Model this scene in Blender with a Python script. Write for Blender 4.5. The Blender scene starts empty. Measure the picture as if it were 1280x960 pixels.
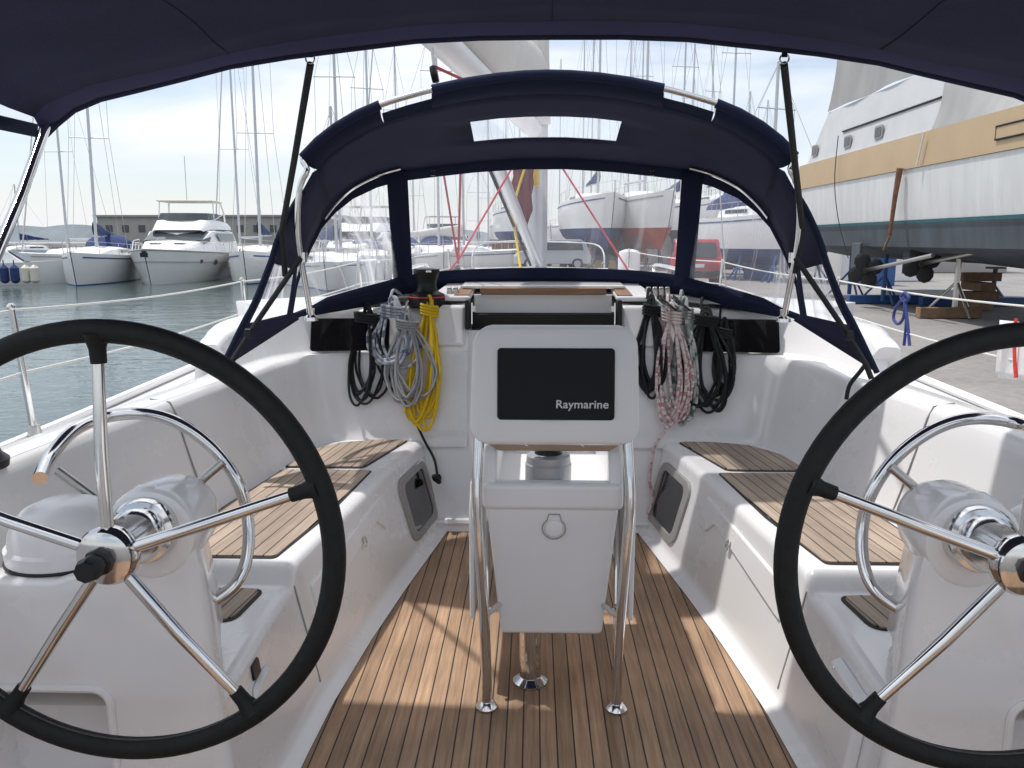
import bpy, bmesh, math, random
from mathutils import Vector, Matrix
random.seed(7)
R=math.radians
sc=bpy.context.scene
col=sc.collection
# ---------------------------------------------------------------- camera
F=995.; YAW=R(1.55); PIT=R(10.25); CAM=Vector((-.05,0,1.45))
cd=bpy.data.cameras.new('camera'); cam=bpy.data.objects.new('camera',cd); col.objects.link(cam)
cd.sensor_width=36; cd.lens=36*F/1280; cd.clip_start=.02; cd.clip_end=5000
cam.location=CAM; cam.rotation_euler=(math.pi/2-PIT,0,YAW); sc.camera=cam
fw=Vector((-math.sin(YAW)*math.cos(PIT),math.cos(YAW)*math.cos(PIT),-math.sin(PIT)))
rt=Vector((math.cos(YAW),math.sin(YAW),0)); up=rt.cross(fw)
def at(u,v,Y=None,Z=None,X=None):
    """point of the place seen at a measured spot of the photograph, at a known depth / height"""
    d=fw+rt*((u-640)/F)+up*((480-v)/F)
    if Y is not None: t=(Y-CAM.y)/d.y
    elif Z is not None: t=(Z-CAM.z)/d.z
    else: t=(X-CAM.x)/d.x
    return CAM+d*t
# ---------------------------------------------------------------- materials
def mat(name,color=(.8,.8,.8),rough=.5,metal=0.,noise=0.,nscale=8.,bump=0.,bscale=60.,coat=0.,spec=.5,stretch=(1,1,1),rvar=0.):
    m=bpy.data.materials.new(name); m.use_nodes=True
    nt=m.node_tree; N=nt.nodes; L=nt.links
    b=N['Principled BSDF']
    b.inputs['Base Color'].default_value=(*color,1); b.inputs['Roughness'].default_value=rough
    b.inputs['Metallic'].default_value=metal; b.inputs['Coat Weight'].default_value=coat
    b.inputs['Coat Roughness'].default_value=.08
    b.inputs['Specular IOR Level'].default_value=spec
    tc=N.new('ShaderNodeTexCoord'); mp=N.new('ShaderNodeMapping'); mp.inputs['Scale'].default_value=stretch
    L.new(tc.outputs['Object'],mp.inputs['Vector'])
    if noise>0 or rvar>0:
        n=N.new('ShaderNodeTexNoise'); n.inputs['Scale'].default_value=nscale; n.inputs['Detail'].default_value=6
        n.inputs['Roughness'].default_value=.62
        L.new(mp.outputs[0],n.inputs['Vector'])
    if noise>0:
        r=N.new('ShaderNodeValToRGB'); L.new(n.outputs['Fac'],r.inputs[0])
        r.color_ramp.elements[0].position=.3; r.color_ramp.elements[1].position=.7
        c=Vector(color)
        r.color_ramp.elements[0].color=(*(c*(1-noise)),1)
        r.color_ramp.elements[1].color=(*[min(1,x) for x in (c*(1+noise*.6))],1)
        L.new(r.outputs[0],b.inputs['Base Color'])
    if rvar>0:
        mr=N.new('ShaderNodeMapRange'); L.new(n.outputs['Fac'],mr.inputs[0])
        mr.inputs['From Min'].default_value=.3; mr.inputs['From Max'].default_value=.7
        mr.inputs['To Min'].default_value=max(0,rough-rvar); mr.inputs['To Max'].default_value=rough+rvar
        L.new(mr.outputs[0],b.inputs['Roughness'])
    if bump>0:
        n2=N.new('ShaderNodeTexNoise'); n2.inputs['Scale'].default_value=bscale; n2.inputs['Detail'].default_value=4
        L.new(mp.outputs[0],n2.inputs['Vector'])
        bm_=N.new('ShaderNodeBump'); bm_.inputs['Strength'].default_value=bump; bm_.inputs['Distance'].default_value=.01
        L.new(n2.outputs['Fac'],bm_.inputs['Height']); L.new(bm_.outputs[0],b.inputs['Normal'])
    return m
M={}
def gelcoat():
    m=mat('gelcoat',(.845,.835,.83),.26,noise=.02,nscale=2.2,coat=.5,rvar=.07)
    nt=m.node_tree; N=nt.nodes; L=nt.links; b=N['Principled BSDF']
    src=b.inputs['Base Color'].links[0].from_socket
    n=N.new('ShaderNodeTexNoise'); n.inputs['Scale'].default_value=23; n.inputs['Detail'].default_value=8; n.inputs['Roughness'].default_value=.7
    tc=N.new('ShaderNodeTexCoord'); L.new(tc.outputs['Object'],n.inputs['Vector'])
    r=N.new('ShaderNodeValToRGB'); r.color_ramp.elements[0].position=.62; r.color_ramp.elements[1].position=.8
    r.color_ramp.elements[0].color=(1,1,1,1); r.color_ramp.elements[1].color=(.94,.935,.92,1); L.new(n.outputs['Fac'],r.inputs[0])
    mx=N.new('ShaderNodeMix'); mx.data_type='RGBA'; mx.blend_type='MULTIPLY'; mx.inputs[0].default_value=1
    L.new(src,mx.inputs[6]); L.new(r.outputs[0],mx.inputs[7]); L.new(mx.outputs[2],b.inputs['Base Color'])
    n2=N.new('ShaderNodeTexNoise'); n2.inputs['Scale'].default_value=2.5; L.new(tc.outputs['Object'],n2.inputs['Vector'])
    bp=N.new('ShaderNodeBump'); bp.inputs['Strength'].default_value=.12; bp.inputs['Distance'].default_value=.03
    L.new(n2.outputs['Fac'],bp.inputs['Height']); L.new(bp.outputs[0],b.inputs['Normal'])
    return m
M['gel']=gelcoat()
M['gel2']=mat('white_moulding',(.84,.835,.835),.32,noise=.03,nscale=3,coat=.2)
M['nonskid']=mat('nonskid_deck',(.62,.62,.62),.7,noise=.06,nscale=20,bump=.4,bscale=300)
M['chrome']=mat('stainless_steel',(.72,.71,.70),.12,1.,noise=.12,nscale=6,rvar=.06)
M['brushed']=mat('dull_steel',(.52,.50,.47),.3,1.,noise=.12,nscale=9)
M['alu']=mat('mast_aluminium',(.55,.56,.58),.4,.6,noise=.08,nscale=3)
M['leather']=mat('black_leather',(.009,.0105,.011),.6,spec=.28,bump=.25,bscale=500,noise=.3,nscale=60)
M['black']=mat('black_plastic',(.010,.010,.012),.38,spec=.35,noise=.2,nscale=20)
M['screen']=mat('screen_cover',(.007,.009,.012),.5,spec=.22,noise=.25,nscale=300,bump=.1,bscale=800)
M['glassdark']=mat('tinted_acrylic',(.008,.007,.007),.06,noise=.4,nscale=3,coat=.4)
M['dark']=mat('painted_interior_shade',(.02,.018,.016),.8,noise=.3,nscale=5)  # near-black colour stands in for the unlit cabin interior
M['grey']=mat('grey_plastic',(.33,.32,.31),.5,noise=.08,nscale=30)
M['grey2']=mat('seam_thread',(.05,.05,.05),.7,noise=.6,nscale=300)
M['silver']=mat('silver_paint',(.42,.43,.45),.35,.4,noise=.05,nscale=30)
M['letter']=mat('pale_lettering',(.62,.64,.68),.5,noise=.03)
M['caulk']=mat('black_caulk',(.02,.018,.018),.7,noise=.2,nscale=40)
M['white']=mat('white_paint',(.78,.78,.78),.4,noise=.05,nscale=2)
M['bighull']=mat('stained_white_hull',(.70,.70,.69),.4,noise=.12,nscale=1.3,stretch=(3,3,.35),coat=.2)
M['whiteshade']=mat('shade_greyed_white',(.56,.56,.565),.5,noise=.07,nscale=1.5)  # greyer white: shade on the superstructure is put into the colour
M['hullwhite']=mat('white_hull_paint',(.74,.74,.73),.3,noise=.07,nscale=.7,coat=.3)
M['cream']=mat('cream_paint',(.60,.56,.48),.5,noise=.08,nscale=1)
M['winglass']=mat('boat_window_glass',(.05,.06,.07),.1,noise=.3,nscale=2)
M['blue']=mat('blue_canvas',(.02,.04,.14),.85,noise=.25,nscale=5,bump=.4,bscale=12)
M['bluepaint']=mat('blue_steel_paint',(.03,.09,.26),.5,noise=.25,nscale=4)
M['tealpaint']=mat('teal_paint',(.03,.12,.14),.5,noise=.2)
M['bluehull']=mat('blue_antifoul',(.02,.055,.20),.7,noise=.25,nscale=2)
M['redhull']=mat('red_antifoul',(.42,.07,.035),.7,noise=.25,nscale=2)
M['greyhull']=mat('grey_antifoul',(.085,.10,.118),.75,noise=.3,nscale=1.1,stretch=(2,2,.6))
M['blackhull']=mat('dark_antifoul',(.03,.03,.032),.8,noise=.2,nscale=2)
M['tan']=mat('tan_paint',(.50,.36,.21),.45,noise=.07,nscale=1.2)
M['tarp']=mat('grey_tarp',(.34,.335,.33),.8,noise=.14,nscale=1.5,bump=.9,bscale=2.2,stretch=(1,1,.35))
M['redpaint']=mat('red_car_paint',(.33,.02,.03),.3,noise=.1,nscale=2,coat=.5)
M['yellow']=mat('yellow_plastic',(.62,.40,.05),.5,noise=.1,nscale=4)
M['tyre']=mat('tyre_rubber',(.02,.02,.02),.8,noise=.2)
M['rust']=mat('rusty_steel',(.22,.10,.055),.8,noise=.4,nscale=8)
M['wood']=mat('weathered_timber',(.24,.15,.09),.8,noise=.3,nscale=6)
M['concrete']=mat('grey_render',(.36,.34,.32),.85,noise=.1,nscale=.4)
M['roofing']=mat('grey_roof',(.30,.29,.29),.8,noise=.1,nscale=.5)
M['maroon']=mat('maroon_canvas',(.13,.015,.02),.85,noise=.2,nscale=10,bump=.5,bscale=14)
M['sailcloth']=mat('white_sailcloth',(.62,.60,.57),.7,noise=.07,nscale=4,bump=.5,bscale=7)
M['rope_white']=mat('white_line',(.68,.67,.63),.8,noise=.1,nscale=60)
M['rope_black']=mat('black_line',(.010,.011,.014),.75,noise=.4,nscale=180,bump=.5,bscale=500)
M['rope_grey']=mat('grey_line',(.34,.34,.35),.8,noise=.15,nscale=150,bump=.5,bscale=500)
M['rope_yellow']=mat('yellow_line',(.80,.55,.015),.7,noise=.18,nscale=150,bump=.5,bscale=500)
M['rope_red']=mat('red_line',(.50,.03,.05),.7,noise=.15,nscale=90)
M['rope_blue']=mat('blue_line',(.03,.05,.20),.7,noise=.15,nscale=90)
M['web']=mat('black_webbing',(.008,.010,.014),.7,noise=.2,nscale=60,bump=.3,bscale=300)
M['redplastic']=mat('red_stripe',(.7,.05,.04),.6,noise=.08)
M['cloth']=mat('white_cloth',(.78,.77,.76),.8,noise=.05,nscale=5,bump=.4,bscale=9)
def canvas(name,c,trans=.0):
    m=mat(name,c,.88,noise=.2,nscale=2.5,bump=.8,bscale=2.6,spec=.2)
    nt=m.node_tree; N=nt.nodes; L=nt.links; b=N['Principled BSDF']
    # fine weave
    tc=N.new('ShaderNodeTexCoord'); n=N.new('ShaderNodeTexNoise'); n.inputs['Scale'].default_value=350; n.inputs['Detail'].default_value=2
    L.new(tc.outputs['Object'],n.inputs['Vector'])
    src=b.inputs['Base Color'].links[0].from_socket
    r=N.new('ShaderNodeMapRange'); r.inputs['From Min'].default_value=.3; r.inputs['From Max'].default_value=.7; r.inputs['To Min'].default_value=.7; r.inputs['To Max'].default_value=1.35
    L.new(n.outputs['Fac'],r.inputs[0])
    mx=N.new('ShaderNodeMix'); mx.data_type='RGBA'; mx.blend_type='MULTIPLY'; mx.inputs[0].default_value=1
    L.new(src,mx.inputs[6]); L.new(r.outputs[0],mx.inputs[7]); L.new(mx.outputs[2],b.inputs['Base Color'])
    if trans:
        t=N.new('ShaderNodeBsdfTranslucent'); t.inputs['Color'].default_value=(c[0]*2.2,c[1]*1.8,c[2]*2.,1)
        ms=N.new('ShaderNodeMixShader'); ms.inputs[0].default_value=trans
        out=[x for x in N if x.type=='OUTPUT_MATERIAL'][0]
        L.new(b.outputs[0],ms.inputs[1]); L.new(t.outputs[0],ms.inputs[2]); L.new(ms.outputs[0],out.inputs[0])
    return m
M['navy']=canvas('navy_canvas',(.038,.041,.082),.2)
M['navyhem']=canvas('navy_hem',(.026,.028,.060),.08)
M['navydark']=canvas('navy_canvas_folded',(.013,.018,.045))
def teak(k=1.,lo=(.175,.108,.066),hi=(.35,.232,.150)):
    m=bpy.data.materials.new('teak_planking'); m.use_nodes=True; nt=m.node_tree; N=nt.nodes; L=nt.links; b=N['Principled BSDF']
    uv=N.new('ShaderNodeUVMap'); sp=N.new('ShaderNodeSeparateXYZ'); L.new(uv.outputs[0],sp.inputs[0])
    def math_(op,a,bv=None,cv=None):
        n=N.new('ShaderNodeMath'); n.operation=op
        for i,x in enumerate((a,bv,cv)):
            if x is None: continue
            if isinstance(x,(int,float)): n.inputs[i].default_value=x
            else: L.new(x,n.inputs[i])
        return n.outputs[0]
    u=math_('DIVIDE',sp.outputs[0],.05); fr=math_('FRACT',u); fl=math_('FLOOR',u)
    ju=math_('SUBTRACT',fr,.5); ju=math_('ABSOLUTE',ju)
    seam=math_('GREATER_THAN',ju,.455)
    wn=N.new('ShaderNodeTexWhiteNoise'); wn.noise_dimensions='1D'; L.new(fl,wn.inputs['W'])
    mp=N.new('ShaderNodeMapping'); mp.inputs['Scale'].default_value=(70,3.0,1); L.new(uv.outputs[0],mp.inputs[0])
    n=N.new('ShaderNodeTexNoise'); n.inputs['Scale'].default_value=1; n.inputs['Detail'].default_value=8; n.inputs['Roughness'].default_value=.65; L.new(mp.outputs[0],n.inputs['Vector'])
    r=N.new('ShaderNodeValToRGB'); L.new(n.outputs['Fac'],r.inputs[0])
    r.color_ramp.elements[0].position=.28; r.color_ramp.elements[1].position=.72
    r.color_ramp.elements[0].color=(lo[0]*k,lo[1]*k,lo[2]*k,1); r.color_ramp.elements[1].color=(hi[0]*k,hi[1]*k,hi[2]*k,1)
    n3=N.new('ShaderNodeTexNoise'); n3.inputs['Scale'].default_value=3.5; n3.inputs['Detail'].default_value=5; L.new(uv.outputs[0],n3.inputs['Vector'])
    f1=math_('MULTIPLY_ADD',wn.outputs['Value'],.36,.76); f2=math_('MULTIPLY_ADD',n3.outputs['Fac'],.95,.50); f=math_('MULTIPLY',f1,f2)
    mx=N.new('ShaderNodeMix'); mx.data_type='RGBA'; mx.blend_type='MULTIPLY'; mx.inputs[0].default_value=1
    L.new(r.outputs[0],mx.inputs[6]); L.new(f,mx.inputs[7])
    m2=N.new('ShaderNodeMix'); m2.data_type='RGBA'; L.new(seam,m2.inputs[0]); L.new(mx.outputs[2],m2.inputs[6]); m2.inputs[7].default_value=(.022,.019,.018,1)
    L.new(m2.outputs[2],b.inputs['Base Color']); b.inputs['Roughness'].default_value=.62
    bp=N.new('ShaderNodeBump'); bp.inputs['Strength'].default_value=.4; bp.inputs['Distance'].default_value=.002
    hh=math_('MULTIPLY_ADD',seam,-1.,n.outputs['Fac']); L.new(hh,bp.inputs['Height']); L.new(bp.outputs[0],b.inputs['Normal'])
    return m
M['teak']=teak(1.5,(.175,.106,.062),(.35,.228,.142)); M['teakseat']=teak(1.5,(.21,.155,.115),(.38,.30,.235))
M['teakplain']=mat('teak_trim_wood',(.30,.165,.095),.5,noise=.3,nscale=6,stretch=(1,12,12))
def fleck(name,base,c1,fu=30.,thr=.5):
    m=bpy.data.materials.new(name); m.use_nodes=True; nt=m.node_tree; N=nt.nodes; L=nt.links; b=N['Principled BSDF']
    uv=N.new('ShaderNodeUVMap'); mp=N.new('ShaderNodeMapping'); mp.inputs['Scale'].default_value=(fu,3,1); L.new(uv.outputs[0],mp.inputs[0])
    ck=N.new('ShaderNodeTexBrick'); ck.inputs['Scale'].default_value=1; ck.inputs['Mortar Size'].default_value=0
    ck.inputs['Color1'].default_value=(*base,1); ck.inputs['Color2'].default_value=(*c1,1); ck.inputs['Bias'].default_value=thr
    ck.inputs['Brick Width'].default_value=.5; ck.inputs['Row Height'].default_value=1
    L.new(mp.outputs[0],ck.inputs['Vector']); L.new(ck.outputs['Color'],b.inputs['Base Color']); b.inputs['Roughness'].default_value=.8
    return m
M['rope_redfleck']=fleck('red_flecked_line',(.70,.64,.62),(.36,.02,.04),46,-.3)
M['rope_greenfleck']=fleck('green_flecked_line',(.55,.56,.54),(.02,.06,.05),26,-.1)
M['rope_bluefleck']=fleck('blue_flecked_line',(.52,.54,.58),(.05,.08,.13),26,-.05)
def vinyl(name,haze,streak):
    m=bpy.data.materials.new(name); m.use_nodes=True; nt=m.node_tree; N=nt.nodes; L=nt.links
    for n in list(N): N.remove(n)
    out=N.new('ShaderNodeOutputMaterial')
    tr=N.new('ShaderNodeBsdfTransparent'); tr.inputs[0].default_value=(.97,.97,.98,1)
    df=N.new('ShaderNodeBsdfDiffuse'); df.inputs[0].default_value=(.85,.85,.88,1)
    tl=N.new('ShaderNodeBsdfTranslucent'); tl.inputs[0].default_value=(.92,.92,.95,1)
    gl=N.new('ShaderNodeBsdfGlossy'); gl.inputs[1].default_value=.08
    tc=N.new('ShaderNodeUVMap'); mp=N.new('ShaderNodeMapping'); mp.inputs['Scale'].default_value=(14,1.0,1); mp.inputs['Rotation'].default_value=(0,0,R(8))
    L.new(tc.outputs[0],mp.inputs[0])
    n=N.new('ShaderNodeTexNoise'); n.inputs['Scale'].default_value=1.0; n.inputs['Detail'].default_value=3; n.inputs['Distortion'].default_value=.5; L.new(mp.outputs[0],n.inputs['Vector'])
    n2=N.new('ShaderNodeTexNoise'); n2.inputs['Scale'].default_value=4; L.new(tc.outputs[0],n2.inputs['Vector'])
    mr=N.new('ShaderNodeMapRange'); L.new(n.outputs['Fac'],mr.inputs[0]); mr.inputs['From Min'].default_value=.56; mr.inputs['From Max'].default_value=.72; mr.inputs['To Max'].default_value=streak
    ad=N.new('ShaderNodeMath'); ad.operation='MULTIPLY_ADD'; L.new(n2.outputs['Fac'],ad.inputs[0]); ad.inputs[1].default_value=haze; ad.inputs[2].default_value=haze*.5
    a2=N.new('ShaderNodeMath'); a2.operation='ADD'; a2.use_clamp=True; L.new(ad.outputs[0],a2.inputs[0]); L.new(mr.outputs[0],a2.inputs[1])
    m1=N.new('ShaderNodeMixShader'); m1.inputs[0].default_value=.7; L.new(df.outputs[0],m1.inputs[1]); L.new(tl.outputs[0],m1.inputs[2])
    m2=N.new('ShaderNodeMixShader'); L.new(a2.outputs[0],m2.inputs[0]); L.new(tr.outputs[0],m2.inputs[1]); L.new(m1.outputs[0],m2.inputs[2])
    bp=N.new('ShaderNodeBump'); bp.inputs['Strength'].default_value=.35; bp.inputs['Distance'].default_value=.03; L.new(n.outputs['Fac'],bp.inputs['Height']); L.new(bp.outputs[0],gl.inputs['Normal'])
    m3=N.new('ShaderNodeMixShader'); m3.inputs[0].default_value=.05; L.new(m2.outputs[0],m3.inputs[1]); L.new(gl.outputs[0],m3.inputs[2])
    L.new(m3.outputs[0],out.inputs[0]); return m
M['vinyl']=vinyl('clear_vinyl',.10,.14); M['vinyl_side']=vinyl('creased_clear_vinyl',.15,.75); M['vinyl_top']=vinyl('clear_roof_vinyl',.2,.05)
# ---------------------------------------------------------------- mesh builder
def cr(P,n=8,closed=False):
    P=[Vector(p) for p in P]
    if len(P)<3: return P
    out=[]; m=len(P); rng=m if closed else m-1
    for i in range(rng):
        if closed: a,b,c,d=P[(i-1)%m],P[i],P[(i+1)%m],P[(i+2)%m]
        else: a,b,c,d=P[max(i-1,0)],P[i],P[i+1],P[min(i+2,m-1)]
        for k in range(n):
            t=k/n
            out.append(.5*((2*b)+(c-a)*t+(2*a-5*b+4*c-d)*t*t+(3*b-a-3*c+d)*t**3))
    if not closed: out.append(P[-1])
    return out
class MB:
    def __init__(s): s.v=[]; s.f=[]; s.uv={}
    def add(s,vs,fs,uvs=None):
        o=len(s.v); s.v+= [Vector(v) for v in vs]
        for i,f in enumerate(fs):
            if uvs: s.uv[len(s.f)]=uvs[i]
            s.f.append([o+k for k in f])
        return s
    def box(s,c,d,rot=None):
        c=Vector(c); d=Vector(d)/2
        vs=[Vector((x*d.x,y*d.y,z*d.z)) for x in(-1,1) for y in(-1,1) for z in(-1,1)]
        if rot is not None: vs=[rot@v for v in vs]
        return s.add([c+v for v in vs],[(0,1,3,2),(4,6,7,5),(0,4,5,1),(2,3,7,6),(0,2,6,4),(1,5,7,3)])
    def prism(s,poly,off):
        """flat polygon (3d points) extruded by vector"""
        n=len(poly); off=Vector(off); P=[Vector(p) for p in poly]
        vs=P+[p+off for p in P]
        return s.add(vs,[tuple(range(n)),tuple(range(2*n-1,n-1,-1))]+[(i,n+i,n+(i+1)%n,(i+1)%n) for i in range(n)])
    def grid(s,rows,closed=False,uvs=None):
        n=len(rows[0]); vs=[p for r in rows for p in r]; fs=[]; us=[]
        # metric uv
        lu=[[0.]*n for _ in rows]; 
        for i,r in enumerate(rows):
            for j in range(1,n): lu[i][j]=lu[i][j-1]+(Vector(r[j])-Vector(r[j-1])).length
        lv=[0.]
        mid=n//2
        for i in range(1,len(rows)): lv.append(lv[-1]+(Vector(rows[i][mid])-Vector(rows[i-1][mid])).length)
        for i in range(len(rows)-1):
            for j in range(n-1 if not closed else n):
                k=(j+1)%n
                fs.append((i*n+j,i*n+k,(i+1)*n+k,(i+1)*n+j))
                if uvs: us.append([uvs[i][j],uvs[i][k],uvs[i+1][k],uvs[i+1][j]])
                else: us.append([(lu[i][j],lv[i]),(lu[i][k],lv[i]),(lu[i+1][k],lv[i+1]),(lu[i+1][j],lv[i+1])])
        return s.add(vs,fs,us)
    def tube(s,path,r,seg=10,closed=False,cap=True,flat=None):
        P=[Vector(p) for p in path]; n=len(P)
        rad=r if isinstance(r,(list,tuple)) else [r]*n
        T=[]
        for i in range(n):
            a=P[(i-1)%n] if (closed or i>0) else P[i]; b=P[(i+1)%n] if (closed or i<n-1) else P[i]
            t=(b-a); T.append(t.normalized() if t.length>1e-9 else Vector((0,0,1)))
        ref=Vector((0,0,1)) if abs(T[0].z)<.9 else Vector((0,1,0))
        nrm=(ref-T[0]*ref.dot(T[0])).normalized()
        rows=[]; L=0; us=[]
        for i in range(n):
            nrm=(nrm-T[i]*nrm.dot(T[i])).normalized(); bn=T[i].cross(nrm)
            if i: L+=(P[i]-P[i-1]).length
            w,h=(rad[i],rad[i]) if flat is None else flat
            rows.append([P[i]+nrm*math.cos(2*math.pi*k/seg)*w+bn*math.sin(2*math.pi*k/seg)*h for k in range(seg)])
            us.append([(L,k/seg) for k in range(seg)])
        if closed: rows.append(rows[0]); us.append([(L+.01,k/seg) for k in range(seg)])
        o=len(s.v); s.grid(rows,closed=True,uvs=us)
        if cap and not closed:
            s.f.append([o+k for k in range(seg)][::-1]); s.f.append([o+(n-1)*seg+k for k in range(seg)])
        return s
    def lathe(s,prof,c,axis=(0,0,1),seg=24):
        ax=Vector(axis).normalized(); q=Vector((0,0,1)).rotation_difference(ax); c=Vector(c)
        rows=[[c+q@Vector((r*math.cos(2*math.pi*k/seg),r*math.sin(2*math.pi*k/seg),h)) for k in range(seg)] for r,h in prof]
        o=len(s.v); s.grid(rows,closed=True)
        if prof[0][0]>1e-5: s.f.append([o+k for k in range(seg)][::-1])
        if prof[-1][0]>1e-5: s.f.append([o+(len(prof)-1)*seg+k for k in range(seg)])
        return s
    def ball(s,c,r,seg=14,sc_=(1,1,1)):
        rows=[]
        for i in range(seg//2+1):
            a=math.pi*i/(seg//2)
            rows.append([Vector(c)+Vector((r*sc_[0]*math.sin(a)*math.cos(2*math.pi*k/seg),r*sc_[1]*math.sin(a)*math.sin(2*math.pi*k/seg),r*sc_[2]*math.cos(a))) for k in range(seg)])
        return s.grid(rows,closed=True)
    def build(s,name,m,parent=None,bev=0,seg=3,smooth=True,solid=0,sub=0,ang=35,label=None):
        me=bpy.data.meshes.new(name); me.from_pydata([tuple(v) for v in s.v],[],s.f)
        uvl=me.uv_layers.new(name='UVMap')
        for pi,p in enumerate(me.polygons):
            if pi in s.uv:
                for k,li in enumerate(p.loop_indices): uvl.data[li].uv=s.uv[pi][k]
            else:
                for li in p.loop_indices:
                    co=me.vertices[me.loops[li].vertex_index].co; uvl.data[li].uv=(co.x,co.y)
        bm=bmesh.new(); bm.from_mesh(me)
        bmesh.ops.remove_doubles(bm,verts=bm.verts,dist=1e-5)
        bmesh.ops.recalc_face_normals(bm,faces=bm.faces)
        if smooth:
            for f in bm.faces: f.smooth=True
            lim=R(ang)
            for e in bm.edges:
                if len(e.link_faces)==2 and e.calc_face_angle(0)>lim: e.smooth=False
        bm.to_mesh(me); bm.free()
        me.materials.append(M[m] if isinstance(m,str) else m)
        o=bpy.data.objects.new(name,me); col.objects.link(o)
        if parent is not None: o.parent=parent
        if solid:
            md=o.modifiers.new('solid','SOLIDIFY'); md.thickness=solid; md.offset=0
        if bev:
            md=o.modifiers.new('bevel','BEVEL'); md.width=bev; md.segments=seg; md.limit_method='ANGLE'; md.angle_limit=R(30); md.harden_normals=True
        if sub:
            md=o.modifiers.new('sub','SUBSURF'); md.levels=sub; md.render_levels=sub
        if label: o['label']=label
        return o
def tag(o,label=None,cat=None,group=None,kind=None):
    if label: o['label']=label
    if cat: o['category']=cat
    if group: o['group']=group
    if kind: o['kind']=kind
    return o
def empty(name,loc=(0,0,0),rz=0):
    o=bpy.data.objects.new(name,None); col.objects.link(o); o.location=loc; o.rotation_euler=(0,0,rz); o.empty_display_size=.2; return o
def copy_tree(o,parent=None):
    c=o.copy(); col.objects.link(c); c.parent=parent
    for ch in list(o.children): copy_tree(ch,c)
    return c
def lerp(tab,y):
    tab=sorted(tab)
    if y<=tab[0][0]: return tab[0][1]
    for (a,b),(c,d) in zip(tab,tab[1:]):
        if y<=c: 
            t=(y-a)/(c-a); return b+(d-b)*t
    return tab[-1][1]
def rrect(w,h,r,n=6):
    """rounded rectangle outline, centred, in 2d"""
    out=[]
    for cx,cy,a0 in((w/2-r,h/2-r,0),(-w/2+r,h/2-r,90),(-w/2+r,-h/2+r,180),(w/2-r,-h/2+r,270)):
        for k in range(n+1):
            a=R(a0+90*k/n); out.append((cx+r*math.cos(a),cy+r*math.sin(a)))
    return out
def mx(P,s): return [Vector((p[0]*s,p[1],p[2])) for p in P]
# ================================================================ OUR SAILING YACHT
yacht=empty('sailing_yacht'); tag(yacht,'white sailing yacht seen from its own cockpit, with twin wheels, teak sole and navy dodger','sailing yacht')
Y=yacht
WZ=-.72
XS=[(-.6,1.39),(1.64,1.39),(1.65,.70),(2.0,.697),(2.29,.685),(2.68,.648),(3.11,.592),(3.82,.484)]
XE=[(-.6,.76),(1.6,.775),(2.2,.80),(2.42,.80),(2.82,.752),(3.35,.695),(3.97,.605)]
SZ=.44
def seatz(y):
    t=min(1,max(0,(y-2.31)/.05)); t=t*t*(3-2*t); return .385+(SZ-.385)*t
BULK=lambda z: 3.82+.33*z
# ---- cockpit sole
mb=MB(); ys=[-.6,0,.5,1,1.5,1.64,1.65,1.8,2.0,2.15,2.29,2.5,2.68,2.9,3.11,3.3,3.5,3.7,3.82]
mb.grid([[Vector((lerp(XS,y)*t,y,0)) for t in (-1,-.5,0,.5,1)] for y in ys],uvs=[[(lerp(XS,y)*t+.025,y) for t in (-1,-.5,0,.5,1)] for y in ys])
sole=mb.build('cockpit_sole','teak',Y)
mb=MB()
for s in(-1,1): mb.grid([[Vector((s*(lerp(XS,y)-.006),y,.0012)),Vector((s*(lerp(XS,y)+.002),y,.0012))] for y in ys])
mb.build('caulk_border','caulk',sole)
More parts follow.
